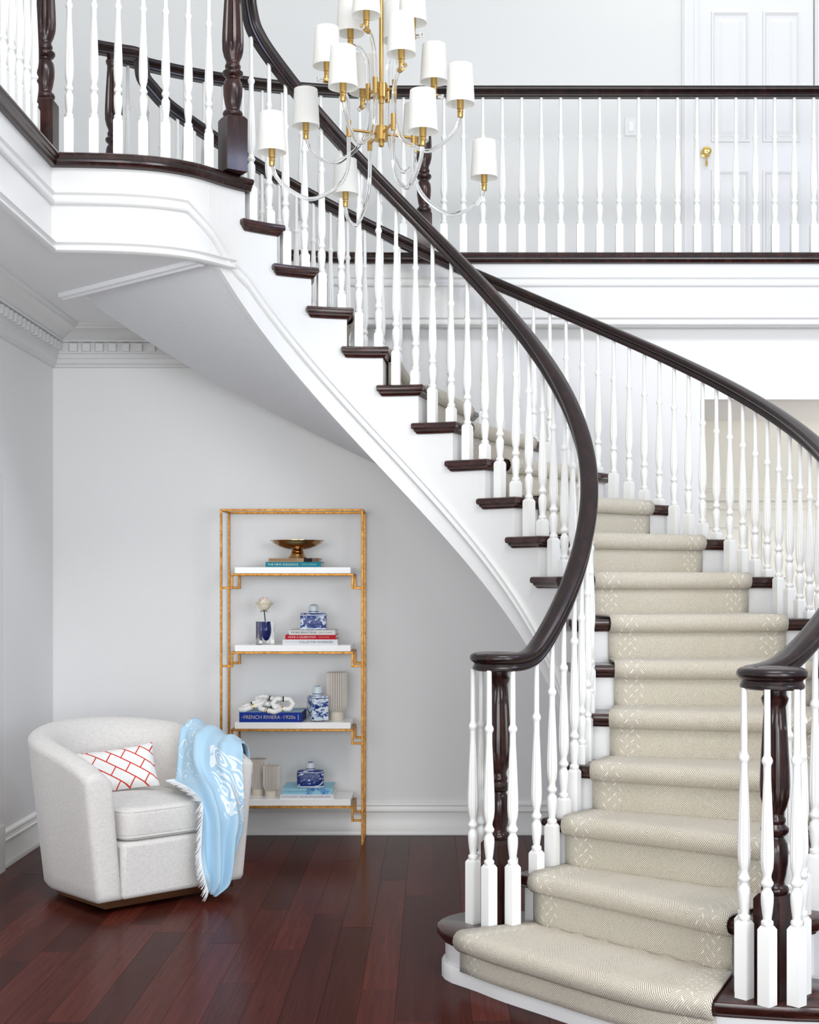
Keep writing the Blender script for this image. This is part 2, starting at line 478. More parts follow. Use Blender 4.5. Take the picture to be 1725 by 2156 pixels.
# paneled wall seen through the outer balusters
t = MB()
for za, zb, dp in ((2.125, 2.155, .05), (2.105, 2.125, .035), (2.06, 2.105, .02), (2.045, 2.06, .03), (2.005, 2.03, .024), (1.99, 2.005, .034)):
    t.box(1.6, 4.5, HALL_Y - dp, HALL_Y, za, zb)
struct('trim_9', t, M['wall_warm'])
def raised(x0, x1, z0, z1, y, m, par):
    rings = []
    for ins, dy in ((0, .001), (.002, -.011), (.012, -.013), (.018, -.007), (.028, -.002), (.040, -.001), (.060, -.009), (.064, -.010)):
        rings.append([(x0 + ins, y + dy, z0 + ins), (x1 - ins, y + dy, z0 + ins), (x1 - ins, y + dy, z1 - ins), (x0 + ins, y + dy, z1 - ins)])
    p = MB().grid(rings, True); p.f.append(tuple(range(len(p.v) - 4, len(p.v)))); return p.obj('panel', m, par)
xx = 1.72
while xx < 4:
    for za, zb in ((.25, 1.02), (1.12, 1.88)): raised(xx, xx + .42, za, zb, HALL_Y, M['wall_warm'], wfar)
    xx += .50

# upstairs door
DX0, DX1 = 1.80, 2.575
def door_slab():
    m_ = MB(); ya, yb = HALL_Y + .012, HALL_Y + .052
    for x0, x1 in ((DX0, 1.885), (2.145, 2.232), (2.487, DX1)): m_.box(x0, x1, ya, yb, LAND + .01, LAND + 2.12)
    for x0, x1 in ((1.885, 2.145), (2.232, 2.487)):
        for za, zb in ((LAND + .01, 3.55), (4.272, 4.462), (5.345, LAND + 2.12)): m_.box(x0, x1, ya, yb, za, zb)
        m_.box(x0, x1, yb - .012, yb, 3.55, 5.345)
    return m_
dr = struct('door_1', door_slab(), M['trim'], label='white six-panel door upstairs behind the balcony railing')
def panel(x0, x1, z0, z1):
    y = HALL_Y + .012; rings = []
    for ins, dy in ((0, .001), (.002, -.011), (.012, -.013), (.018, -.007), (.028, .004), (.040, .006), (.044, .003), (.052, .003), (.072, -.005), (.076, -.006)):
        rings.append([(x0 + ins, y + dy, z0 + ins), (x1 - ins, y + dy, z0 + ins), (x1 - ins, y + dy, z1 - ins), (x0 + ins, y + dy, z1 - ins)])
    p = MB().grid(rings, True); p.f.append(tuple(range(len(p.v) - 4, len(p.v))))
    p.obj('panel', M['trim'], dr)
for x0, x1 in ((1.885, 2.145), (2.232, 2.487)):
    panel(x0, x1, 4.462, 5.345)
    panel(x0, x1, 3.55, 4.272)
kx, kz = (1488 - PPX) * (HALL_Y - .03) / F, CAMH + (PPY - 319) * (HALL_Y - .03) / F
kb = MB().lathe([(.0, 0), (.03, 0), (.032, .006), (.022, .010), (.010, .016), (.010, .034), (.024, .038), (.031, .048), (.031, .056), (.024, .064), (.012, .066), (.0, .066)], 24)
kb.xf(Matrix.Translation((kx, HALL_Y + .01, kz)) @ Matrix.Rotation(pi / 2, 4, 'X'))
kn = kb.obj('door_knob', M['polished_brass'], dr, 40)
MB().tube([(kx, HALL_Y - .03, kz - .02), (kx, HALL_Y - .034, kz - .05), (kx, HALL_Y - .034, kz - .072)], [.004, .004, .008]).tube([(kx, HALL_Y - .034, kz - .07), (kx, HALL_Y - .034, kz - .10)], [.010, .006]).obj('key_tassel', M['polished_brass'], kn, 40)
t = MB()
for a, b in ((1.685, 1.795), (2.58, 2.69)):
    t.box(a, b, HALL_Y - .018, HALL_Y + .06, LAND, LAND + 2.14).box(a + .012, a + .04, HALL_Y - .028, HALL_Y, LAND, LAND + 2.14).box(b - .03, b - .012, HALL_Y - .024, HALL_Y, LAND, LAND + 2.14)
t.box(1.685, 2.69, HALL_Y - .018, HALL_Y + .06, LAND + 2.125, LAND + 2.24)
struct('trim_11', t, M['trim'])
sx, sz = (1329 - PPX) * HALL_Y / F, CAMH + (PPY - 267) * HALL_Y / F
sw = thing('light_switch', 'white wall light switch upstairs, left of the paneled door', 'light switch', (sx, HALL_Y, sz))
bevel(MB().box(-.042, .042, -.007, 0, -.062, .062).obj('switch_plate', M['trim'], sw), .003)
bevel(MB().box(-.017, .017, -.012, -.007, -.034, .034).obj('rocker', M['baluster'], sw), .002)

# ================================================================== STAIRCASE
stair = thing('staircase', 'curved white staircase with dark mahogany treads sweeping up to the left', 'staircase', (0, 0, 0))
NA = Vector((.259, 5.307)); NB_ = Vector((1.079, 4.377))      # newel centres on the first step
F1 = [(0, (.095, 5.13)), (.18, (.225, 4.945)), (.36, (.36, 4.785)), (.55, (.515, 4.60)), (.74, (.675, 4.435)), (.9, (.80, 4.355)), (1, (.872, 4.31))]
F1P = catmull([(*p, 0) for _, p in F1], 8)
def arc(R, t0, t1, n): return [pol(R, lerp(t0, t1, i / n)) for i in range(n + 1)]
OV = .032
LAY = [(.008, 0), (.002, -.004), (0, -.012), (0, -.022), (.003, -.029), (.010, -.032), (.012, -.040), (.018, -.045), (.022, -.052), (.030, -.055)]
def deg(m_, R): return math.degrees(m_ / R)
def tread_poly(k):
    a = theta(k); b = theta(k + 1)
    if k == 1:
        P = [NA + Vector((cos(g), sin(g))) * .24 for g in [radians(60 + 14 * i) for i in range(12)]]
        P = [(p.x, p.y) for p in P]
        P += [(p.x + .006, p.y + .006) for p in F1P[3:-2]] + [(.93, 4.308), (1.02, 4.288), (1.12, 4.268), (1.20, 4.262), (1.28, 4.275), (1.35, 4.315), (1.395, 4.38), (1.40, 4.45), (1.37, 4.52), (1.30, 4.56), (1.20, 4.62), (1.0, 4.75)]
        area_ = sum(P[i][0] * P[(i + 1) % len(P)][1] - P[(i + 1) % len(P)][0] * P[i][1] for i in range(len(P)))
        return P if area_ > 0 else P[::-1]
    back_in = b + deg(OV + .03, R_IN); back_out = b + deg(OV + .02, R_OUT)
    inner = [pol(R_IN, lerp(back_in, a, i / 5)) for i in range(6)]
    if k == 2:
        c0 = Vector(pol(R_OUT, a)); e_r = (c0 - Vector((CX, CY))).normalized(); e_t = Vector((-e_r.y, e_r.x))
        rr = .24; cc = c0 - e_r * rr + e_t * rr
        corner = []
        for i in range(9):
            g = pi / 2 * i / 8
            q = cc + (-e_t) * rr * cos(g) + e_r * rr * sin(g); corner.append((q.x, q.y))
        outer = corner + [pol(R_OUT, lerp(a + deg(rr + .05, R_OUT), back_out, i / 4)) for i in range(5)]
    else:
        outer = [pol(R_OUT, lerp(a, back_out, i / 8)) for i in range(9)]
    return inner + outer
for k in range(1, 18):
    P = tread_poly(k); z = k * RISE
    MB().prism(P, [(i, z + dz) for i, dz in LAY][::-1][::-1]).obj('tread', M['tread_wood'], stair, 35)
for k in range(2, 19):
    a = theta(k); z0, z1 = (k - 1) * RISE, k * RISE - .03
    R0, R1 = S_IN + .001, S_OUT - .001
    if k == 2: R1 = 1.80
    fr = []; bk = []
    for i in range(7):
        R = lerp(R0, R1, i / 6)
        fr.append(pol(R, a + deg(OV, R))); bk.append(pol(R, a + deg(OV + .02, R)))
    if k == 2:
        c0 = Vector(pol(S_OUT, a)); e_r = (c0 - Vector((CX, CY))).normalized(); e_t = Vector((-e_r.y, e_r.x)); rr = .21
        cc = Vector(pol(S_OUT, a + deg(OV, S_OUT))) - e_r * rr + e_t * rr
        for i in range(9):
            g = pi / 2 * i / 8; q = cc - e_t * rr * cos(g) + e_r * rr * sin(g); q2 = cc - e_t * (rr - .02) * cos(g) + e_r * (rr - .02) * sin(g)
            fr.append((q.x, q.y)); bk.append((q2.x, q2.y))
    MB().prism(fr + bk[::-1], [(0, z1), (0, z0)]).obj('riser', M['trim'], stair, 35)
P1 = tread_poly(1)
MB().prism(offset(P1, -OV), [(0, RISE - .05), (0, .0)]).obj('riser', M['trim'], stair, 35)
MB().prism(offset(P1, -OV + .014), [(.006, .062), (0, .052), (0, 0)]).obj('base_trim', M['trim'], stair, 35)

def stringer(R0, R1, t_lo, bottom, name):
    mb = MB()
    cuts = []
    for k in range(2, 18):
        a = theta(k) + deg(OV + .004, R0); b = theta(k + 1) + deg(OV + .004, R0)
        if k == 17: b = (147 if R0 < 1 else theta(18) + 10)
        n = 5 if k < 17 else 9
        for i in range(n):
            t0, t1 = lerp(a, b, i / n), lerp(a, b, (i + 1) / n)
            if t1 < t_lo: continue
            top = k * RISE - .035 if t0 < theta(18) + deg(OV, R0) - .2 else LAND - .03
            cuts.append((t0, t1, top))
    for t0, t1, top in cuts:
        b0, b1 = max(0, min(bottom(t0), 2.99)), max(0, min(bottom(t1), 2.99))
        v = []
        for R in (R0, R1):
            for t_, z in ((t0, b0), (t1, b1), (t1, top), (t0, top)):
                v.append((*pol(R, t_), z))
        mb.add(v, [(0, 1, 2, 3), (7, 6, 5, 4), (0, 4, 5, 1), (3, 2, 6, 7), (0, 3, 7, 4), (1, 5, 6, 2)])
    return mb.obj(name, M['trim'], stair)
stringer(S_IN, S_IN + .03, theta(2), lambda t_: nos(t_) - .645, 'stringer')
stringer(S_OUT - .03, S_OUT, theta(2), lambda t_: nos(t_) - .572 if t_ > 30 else 0, 'stringer')
rows = []
N = 72
for i in range(N + 1):
    f_ = i / N; row = []
    for j in range(9):
        s = j / 8; R = lerp(S_IN + .004, S_OUT, s)
        t_ = lerp(lerp(-38, -38, s), lerp(148, 141.5, s), f_)
        z = min(nos(t_) - lerp(.643, .572, s), 3.0)
        row.append((*pol(R, t_), max(z, .0)))
    rows.append(row)
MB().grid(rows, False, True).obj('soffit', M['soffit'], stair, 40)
a, b = Vector((*pol(.955, 147.6), 2.992)), Vector((*pol(2.09, 142.2), 2.99))
MB().sweep([a, lerp(a, b, .5), b], None, [(-.028, -.012), (-.01, -.014), (0, -.022), (.02, -.018), (.028, -.008), (.03, .02), (-.03, .02)]).obj('soffit_trim', M['ceiling'], stair)

# ------------------------------------------------------------------ carpet runner
def RL(k): return interp(k, [(1, .97), (3, .985), (5, 1.04), (7, 1.07), (18, 1.07)])
RR = 1.885
def catF(s): pass
def front(k, s):
    if k == 1:
        x = s * (len(F1P) - 1); i = min(int(x), len(F1P) - 2); p = F1P[i].lerp(F1P[i + 1], x - i); q = F1P[i + 1] - F1P[i]
        nrm = Vector((q.y, -q.x)).normalized()
        if nrm.y > 0: nrm = -nrm
        return Vector((p.x, p.y)), nrm
    R = lerp(RL(k), RR, s); p = Vector(pol(R, theta(k))); e = (p - Vector((CX, CY))).normalized()
    return p, Vector((e.y, -e.x))
NS = 16; TH = .011
rows = []; uvs = []
vlen = 0
for k in range(17, 0, -1):
    z = k * RISE; sec = []
    # (kind, along) profile rows for this step, from the back of the tread to the foot of its riser
    for i in range(8): sec.append(('t', i / 8 * .97, z + TH))
    rn = .026
    for i in range(7):
        g = pi / 2 - pi * i / 6 * 1.05
        sec.append(('n', -rn * .9 + rn * 1.15 * cos(g) + .006, z - .017 + (.017 + TH) * sin(g) if g > 0 else z - .017 + .034 * sin(g)))
    sec.append(('n', -OV + TH, z - .060))
    for i in range(1, 4): sec.append(('n', -OV + TH, lerp(z - .060, z - RISE + TH + (.0 if k > 1 else .045), i / 3)))
    for typ, d_, zz in sec:
        row = []
        for j in range(NS + 1):
            s = j / NS
            p, nrm = front(k, s)
            if typ == 't':
                pb, nb = front(k + 1, s); pb = pb - nb * (OV - TH)
                pf = p - nrm * .012
                q = pb.lerp(pf, d_)
                if k == 1 and s in (0.0, 1.0):
                    pass
            else: q = p + nrm * d_
            row.append((q.x, q.y, zz))
        rows.append(row)
cm = MB(); cm.grid(rows, False, False)
me = cm.mesh('carpet_runner', M['carpet'], 60)
at = me.attributes.new('run_uv', 'FLOAT_VECTOR', 'POINT')
dat = [0.0] * (3 * len(rows) * (NS + 1)); PER = len(sec); FRONT = [[front(k, j_ / 24)[0] for j_ in range(25)] for k in range(17, 0, -1)]; NOSE_I = 11
for r, row in enumerate(rows):
    us = [0.0]
    for jx in range(NS): us.append(us[-1] + (Vector(row[jx + 1]) - Vector(row[jx])).length)
    step = r // PER; nose = step * PER + NOSE_I
    for jx in range(NS + 1):
        a_, b_ = min(r, nose), max(r, nose)
        L = sum((Vector(rows[q + 1][jx]) - Vector(rows[q][jx])).length for q in range(a_, b_))
        o3 = 3 * (r * (NS + 1) + jx)
        dat[o3] = us[jx]; dat[o3 + 1] = 1.0 + (L if r > nose else -L); dat[o3 + 2] = us[-1] - us[jx]
        if r - step * PER < 8:      # flat of the tread: square to its front edge
            fr_ = FRONT[step]; p = Vector(row[jx][:2]); best = None; acc_ = 0.0
            for q in range(len(fr_) - 1):
                e_ = fr_[q + 1] - fr_[q]; el = e_.length; t0 = (p - fr_[q]).dot(e_) / (el * el)
                tl = t0 if (q == 0 and t0 < 0) or (q == len(fr_) - 2 and t0 > 1) else max(0, min(1, t0))
                dd = (p - fr_[q] - e_ * tl).length
                if best is None or dd < best[0]: best = (dd, acc_ + tl * el)
                acc_ += el
            dat[o3] = best[1]; dat[o3 + 1] = 1.0 - best[0] - .03; dat[o3 + 2] = acc_ - best[1]
at.data.foreach_set('vector', dat)
cr_ = place('carpet_runner', me)
tag(cr_, 'cream herringbone wool stair runner with white dashed borders', 'stair runner')
so = cr_.modifiers.new('solid', 'SOLIDIFY'); so.thickness = .010; so.offset = -1

# ------------------------------------------------------------------ balusters, newels, rails
def flute_b(lo, hi, n, amt):
    def f(z, a):
        if z < lo or z > hi: return 1
        w = sstep(min((z - lo) / .02, (hi - z) / .02, 1))
        return 1 - amt * w * max(0, cos(n * a)) ** 2
    return f
T_LEN = .728
def baluster_mesh(block, total, name='baluster'):
    # block: square base height; the turned part is the same on all, its pin reaches the rail
    b = block; w = .0215
    mb = MB()
    mb.prism([(-w, -w), (w, -w), (w, w), (-w, w)], [(.007, b), (.0015, b - .009), (0, b - .012), (0, 0)])
    pr = [(.0145, -.004), (.0185, .002), (.0195, .008), (.0185, .014), (.0135, .018), (.0135, .024), (.0160, .040), (.0190, .065), (.0200, .085), (.0190, .100), (.0150, .108),
          (.0125, .112), (.0125, .118), (.0165, .122), (.0192, .128), (.0192, .134), (.0150, .140), (.0125, .150), (.0140, .160), (.0185, .175), (.0205, .200),
          (.0208, .225), (.0200, .260), (.0185, .300), (.0165, .350), (.0142, .400), (.0125, .438), (.0118, .452), (.0118, .490), (.0125, .494), (.0165, .502), (.0172, .508), (.0150, .516), (.0110, .522), (.0105, .53), (.0095, total - b)]
    mb.lathe([(r, z + b) for r, z in pr], 60, flute=flute_b(b + .172, b + .452, 10, .17))
    return mb.mesh(name, M['baluster'], 38)
def newel(root, loc, rot, block, total, m=M['mahogany'], w=.048, name='newel', labels=None):
    n = place(name, None, root, loc, rot)
    b = block
    p = MB().prism([(-w, -w), (w, -w), (w, w), (-w, w)], [(.012, b), (.003, b - .012), (0, b - .018), (0, 0)])
    p.obj('newel_block', m, n, 30)
    s = w / .048
    pr = [(.034, -.004), (.042, .004), (.044, .014), (.040, .024), (.031, .030), (.030, .040), (.035, .060), (.041, .100), (.042, .135), (.039, .160), (.033, .172),
          (.029, .178), (.029, .184), (.038, .190), (.044, .200), (.044, .210), (.036, .218), (.031, .224), (.034, .232), (.034, .240), (.029, .250), (.030, .262),
          (.038, .280), (.045, .310), (.047, .345), (.046, .390), (.043, .450), (.039, .520), (.0355, .575), (.034, .60)]
    top = total - b
    if top > .70: pr += [(.033, top - .085), (.040, top - .078), (.043, top - .066), (.040, top - .054), (.034, top - .048), (.034, top - .03), (.04, top - .02), (.04, top)]
    else: pr = [(r, z * (top - .06) / .60 if z > 0 else z) for r, z in pr] + [(.040, top - .045), (.043, top - .034), (.036, top - .022), (.036, top)]
    hi = b + (.60 if top > .70 else top - .06)
    lo = b + .285 * (1 if top > .70 else (top - .06) / .60)
    MB().lathe([(r * s, z + b) for r, z in pr], 48, flute=flute_b(lo, hi, 12, .13)).obj('turned_post', m, n, 40)
    return n
RP = [(-.022, -.034), (.022, -.034), (.027, -.030), (.028, -.022), (.024, -.016), (.022, -.008), (.026, -.003), (.033, .002), (.038, .010), (.038, .019), (.033, .027), (.022, .032), (.008, .0345),
      (-.008, .0345), (-.022, .032), (-.033, .027), (-.038, .019), (-.038, .010), (-.033, .002), (-.026, -.003), (-.022, -.008), (-.024, -.016), (-.028, -.022), (-.027, -.030)]
RH = .775       # rail centre above the nosing line
VZ = 1.192      # centre height of the two volutes
def rail_z(t_):
    a = nos(t_) + RH; k = .03
    return k * log(exp((a - VZ) / k) + 1) + VZ
_bm = {}
def bmesh_for(block, total):
    key = (round(block, 3), round(total, 3))
    if key not in _bm: _bm[key] = baluster_mesh(block, total)
    return _bm[key]
def add_bal(root, x, y, z, rot, block, total):
    place('baluster', bmesh_for(block, total), root, (x, y, z), rot)
def volute(mb, path, sides, end, dirv, turn, turns=1.1, r0=.086):
    # continue the rail round the newel; turn=-1 clockwise, +1 counter-clockwise
    d_ = Vector(dirv).normalized(); nrm = Vector((-d_.y, d_.x)) * turn
    c = Vector(end[:2]) + nrm * r0
    a0 = atan2(end[1] - c.y, end[0] - c.x)
    n = int(turns * 30)
    for i in range(1, n + 1):
        f_ = i / n; r = lerp(r0, .052, f_ ** .8); a = a0 + turn * 2 * pi * turns * f_
        path.append((c.x + r * cos(a), c.y + r * sin(a), VZ)); 
        s = Vector((cos(a), sin(a), 0)) * (1 if turn < 0 else -1)
        sides.append(s)
    return c
def side_r(t_, k): return Vector((cos(radians(t_)), sin(radians(t_)), 0)) * k

# inner (near) railing ------------------------------------------------
ri = thing('stair_railing', 'near stair railing with curved dark mahogany handrail ending in a volute above the first step', 'railing')
R_RI = .947
path = []; sides = []
seq = [127.0 - i * 1.5 for i in range(int((127 + 52) / 1.5) + 1)]
x, y = pol(R_RI, 130.2)
xn, yn = pol(.90, 141)
top = catmull([(xn, yn, 4.385), (lerp(xn, x, .55), lerp(yn, y, .55), 4.385), (*pol(R_RI, 131.2), 4.375), (*pol(R_RI, 130.4), 4.325), (*pol(R_RI, 130.0), 4.27), (*pol(R_RI, 128.6), 4.185), (*pol(R_RI, 126.2), nos(126.2) + RH + .005), (*pol(R_RI, 124), nos(124) + RH)], 5)
for p in top[:-1]:
    path.append(tuple(p)); a = math.degrees(atan2(p.y - CY, p.x - CX)); sides.append(side_r(a, 1))
t_ = 124.0
while t_ > -52:
    path.append((*pol(R_RI, t_), rail_z(t_))); sides.append(side_r(t_, 1)); t_ -= 1.5
e = (*pol(R_RI, -52), rail_z(-52)); path.append(e); sides.append(side_r(-52, 1))
mb = MB()
# side vector must be the right-hand side of travel for both spiral senses
cA = volute(mb, path, sides, e, (sin(radians(-52)), -cos(radians(-52))), -1)
for i in range(len(path)):
    T = Vector(path[min(i + 1, len(path) - 1)]) - Vector(path[max(i - 1, 0)])
    rgt = Vector((T.y, -T.x, 0))
    if rgt.length > .004 and i > 12: sides[i] = rgt.normalized()
    elif i <= 12: sides[i] = -sides[i] if Vector((T.y, -T.x, 0)).dot(sides[i]) < 0 else sides[i]
# fix the gooseneck: all sides consistent with the first helix sample
ref = sides[20]
for i in range(20):
    if sides[i].dot(ref) < 0: sides[i] = -sides[i]
mb.sweep(path, sides, RP)
hr = mb.obj('handrail', M['rail'], ri, 35)
MB().lathe([(.02, -.034), (.058, -.034), (.062, -.028), (.06, -.012), (.066, .002), (.07, .014), (.066, .026), (.05, .034), (.02, .037), (0.001, .037)], 28, (cA.x, cA.y)).xf(Matrix.Translation((0, 0, VZ))).obj('volute_cap', M['rail'], ri, 35)
newel(ri, (cA.x, cA.y, RISE), radians(-50), .325, VZ - .03 - RISE)
for ang in (172, 246, 300, 130, 60):
    r_ = .098
    add_bal(ri, cA.x + r_ * cos(radians(ang)), cA.y + r_ * sin(radians(ang)), RISE, radians(-52), .245, VZ - .03 - RISE)
for k in range(2, 18):
    for fr_ in (.31, .84):
        t_ = theta(k) + fr_ * DEL
        if k == 17 and fr_ > .5: pass
        tot = rail_z(t_) - .03 - k * RISE
        blk = tot - T_LEN + .0
        add_bal(ri, *pol(.952, t_), k * RISE, radians(t_), round(max(blk, .05), 2), round(tot, 2))
# outer (far) railing -------------------------------------------------
ro = thing('stair_railing', 'far stair railing with dark mahogany handrail rising behind the runner from the right volute', 'railing')
R_RO = 2.02
path = []; sides = []
xn, yn = pol(2.09, 133.5)
top = catmull([(-1.80, 7.447, 4.36), (-1.70, 7.500, 4.36), (*pol(R_RO, 130.6), 4.345), (*pol(R_RO, 130.0), 4.30), (*pol(R_RO, 129.6), 4.23), (*pol(R_RO, 128.2), nos(128.2) + RH + .03), (*pol(R_RO, 126), nos(126) + RH + .005), (*pol(R_RO, 124), nos(124) + RH)], 5)
for p in top[:-1]:
    path.append(tuple(p)); a = math.degrees(atan2(p.y - CY, p.x - CX)); sides.append(side_r(a, -1))
t_ = 124.0
while t_ > -50:
    path.append((*pol(R_RO, t_), rail_z(t_))); sides.append(side_r(t_, -1)); t_ -= 1.0
e = (*pol(R_RO, -50), rail_z(-50)); path.append(e); sides.append(side_r(-50, -1))
cB = volute(None, path, sides, e, (sin(radians(-50)), -cos(radians(-50))), 1)
for i in range(30, len(path)):
    T = Vector(path[min(i + 1, len(path) - 1)]) - Vector(path[max(i - 1, 0)])
    sides[i] = Vector((T.y, -T.x, 0)).normalized()
MB().sweep(path, sides, RP).obj('handrail', M['rail'], ro, 35)
MB().lathe([(.02, -.034), (.058, -.034), (.062, -.028), (.06, -.012), (.066, .002), (.07, .014), (.066, .026), (.05, .034), (.02, .037), (0.001, .037)], 28, (cB.x, cB.y)).xf(Matrix.Translation((0, 0, VZ))).obj('volute_cap', M['rail'], ro, 35)
newel(ro, (cB.x, cB.y, RISE), radians(-47), .325, VZ - .03 - RISE)
for ang in (188, 243, 297, 150, 20):
    r_ = .100
    add_bal(ro, cB.x + r_ * cos(radians(ang)), cB.y + r_ * sin(radians(ang)), RISE, radians(-47), .245, VZ - .03 - RISE)
for k in range(2, 18):
    for fr_ in (.14, .39, .64, .89):
        if k == 2 and fr_ < .3: continue
        t_ = theta(k) + fr_ * DEL
        tot = rail_z(t_) - .03 - k * RISE
        add_bal(ro, *pol(R_RO - .005, t_), k * RISE, radians(t_), round(max(tot - T_LEN, .04), 2), round(tot, 2))
tn = (-1.712, 7.492)
newel(ro, (*tn, LAND), radians(35), .25, .91)

# landing railing ----------------------------------------------------
rl = thing('landing_railing', 'landing railing at upper left with white balusters between dark fluted newels', 'railing')
newel(rl, (-.935, 6.545, LAND), radians(-57), .262, 1.0, w=.052)
newel(rl, (-1.755, 6.305, LAND), radians(0), .262, 1.0, w=.052)
lp = [(x, y + .055) for x, y in SA]
acc = []
for i in range(len(lp) - 1):
    for j in range(10): acc.append((lerp(lp[i][0], lp[i + 1][0], j / 10), lerp(lp[i][1], lp[i + 1][1], j / 10)))
bx_pos = [(145, None), (198, None), (250, None), (302, None), (350, None), (397, None), (440, None)]
for pxx, _ in bx_pos:
    best = min(acc, key=lambda q: abs(PPX + F * q[0] / q[1] - pxx))
    add_bal(rl, best[0], best[1], LAND, radians(10), .185, .935)
yy = 6.175
while yy > 4.2:
    add_bal(rl, -1.765, yy, LAND, 0, .185, .935); yy -= .112
mb = MB(); pth = [(-1.755, 4.0, 4.39), (-1.755, 5.0, 4.39), (-1.755, 6.30, 4.39)]
mb.sweep(pth, None, RP); mb.obj('handrail', M['rail'], rl, 35)
pth = [(x, y + .055, 4.39) for x, y in SA[:-2]]
MB().sweep(pth, None, RP).obj('handrail', M['rail'], rl, 35)

# balcony railing ----------------------------------------------------
rb = thing('balcony_railing', 'long straight balcony railing with dark rail across the upper hall', 'railing')
R_B = 2.195
pth = [(*pol(R_B, T18 + 2 - i * (T18 + 2 - 90) / 24), 4.378) for i in range(25)] + [(x_, CY + R_B, 4.378) for x_ in (.5, 1.5, 3, 4.6)]
MB().sweep(pth, None, RP).obj('handrail', M['rail'], rb, 35)
newel(rb, (-.045, CY + R_B, LAND), 0, .25, .93, w=.048)
th = T18 - 1
while th > 90.5:
    add_bal(rb, *pol(R_B, th), LAND, radians(th), .185, .93); th -= math.degrees(.1145 / R_B)
xx = (935 - PPX) * (CY + R_B) / F
while xx < 3.2:
    add_bal(rb, xx, CY + R_B, LAND, 0, .185, .93); xx += .1145
xx = (850 - PPX) * (CY + R_B) / F
for x_ in (xx,): add_bal(rb, x_, CY + R_B, LAND, 0, .185, .93)

# ================================================================== CHANDELIER
ch = thing('chandelier', 'tiered brass chandelier with clear curved arms and white drum shades', 'chandelier', (0, 0, 0))
CHX, CHY = -.208, 5.75
MB().lathe([(.009, 3.30), (.009, 6.17), (.06, 6.175), (.065, 6.2)], 16, (CHX, CHY)).obj('rod', M['brass'], ch, 40)
def hub(z, h, r):
    MB().lathe([(.006, z - h * .95), (.011, z - h * .9), (.011, z - h * .5), (r, z - h * .5), (r, z + h * .38), (r * .9, z + h * .42), (r * .9, z + h * .5), (.012, z + h * .5)], 28, (CHX, CHY)).obj('hub', M['brass'], ch, 40)
hub(3.347, .058, .029); hub(3.525, .060, .026)
shade_mb = MB()
rows = []
for r_, z in ((.0585, -.078), (.0495, .078)):
    rows.append([(r_ * cos(2 * pi * i / 32), r_ * sin(2 * pi * i / 32), z) for i in range(32)])
rows2 = [[(x * .975, y * .975, z) for x, y, z in r_] for r_ in rows]
shade_mb.grid(rows, True); shade_mb.grid(rows2, True, True)
shade_mb.f += [(i, 64 + i, 64 + (i + 1) % 32, (i + 1) % 32) for i in range(32)] + [(32 + i, 32 + (i + 1) % 32, 96 + (i + 1) % 32, 96 + i) for i in range(32)]
shade_mesh = shade_mb.mesh('shade', M['shade'], 40)
sock_mesh = MB().lathe([(.0100, -.132), (.0112, -.130), (.0112, -.112), (.0124, -.111), (.0124, -.106), (.0112, -.105), (.0112, -.101), (.0136, -.099), (.0136, -.02), (.010, -.018), (.010, .01)], 20).mesh('socket', M['brass'], 40)
sleeve = lambda p0, p1, r_=.0095: MB().tube([p0, p1], r_, 14)
def arm_down(az, rs, zs, rho, zsh, zlow):
    c, s_ = cos(radians(az)), sin(radians(az)); P = lambda r_, z: (CHX + r_ * c, CHY + r_ * s_, z)
    zb = zsh - .128
    mid = (rs + rho) / 2
    pts = [P(rs, zs), P(rs + .002, lerp(zs, zlow, .45)), P(lerp(rs, rho, .10), lerp(zs, zlow, .72)), P(lerp(rs, rho, .27), zlow + .032), P(lerp(rs, rho, .52), zlow), P(lerp(rs, rho, .78), zlow + .03),
           P(lerp(rs, rho, .94), lerp(zlow, zb, .62)), P(rho, zb + .004)]
    MB().tube(catmull(pts, 7), .0084, 12).obj('glass_arm', M['glass'], ch, 60)
    return P, zb
def arm_up(az, rs, zs, rho, zsh):
    c, s_ = cos(radians(az)), sin(radians(az)); P = lambda r_, z: (CHX + r_ * c, CHY + r_ * s_, z)
    ze = zsh - .135
    pts = [P(rs, zs), P(rs + .003, lerp(zs, ze, .5)), P(rs + .012, ze - .05), P(lerp(rs, rho, .45), ze - .012), P(rho - .016, ze)]
    MB().tube(catmull(pts, 7), .0084, 12).obj('glass_arm', M['glass'], ch, 60)
    MB().tube([P(rho - .020, ze), P(rho + .014, ze)], .0115, 14).obj('elbow', M['brass'], ch, 40)
    MB().tube([P(rho + .014, ze), P(rho + .042, ze)], .0085, 14).tube([P(rho + .034, ze), P(rho + .042, ze)], .0105, 14).obj('glass_finial', M['glass'], ch, 40)
def lamp(az, rho, z):
    x, y = CHX + rho * cos(radians(az)), CHY + rho * sin(radians(az))
    place('socket', sock_mesh, ch, (x, y, z)); place('shade', shade_mesh, ch, (x, y, z))
for az in (22, 112, 202, 292):
    c, s_ = cos(radians(az)), sin(radians(az))
    MB().tube([(CHX + .02 * c, CHY + .02 * s_, 3.347), (CHX + .142 * c, CHY + .142 * s_, 3.347)], .0055, 10).tube([(CHX + .142 * c, CHY + .142 * s_, 3.318), (CHX + .142 * c, CHY + .142 * s_, 3.385)], .0105, 14).obj('bracket', M['brass'], ch, 40)
    arm_down(az, .142, 3.33, .466, 3.293, 3.045); lamp(az, .466, 3.293)
    arm_up(az, .142, 3.37, .235, 3.67); lamp(az, .235, 3.67)
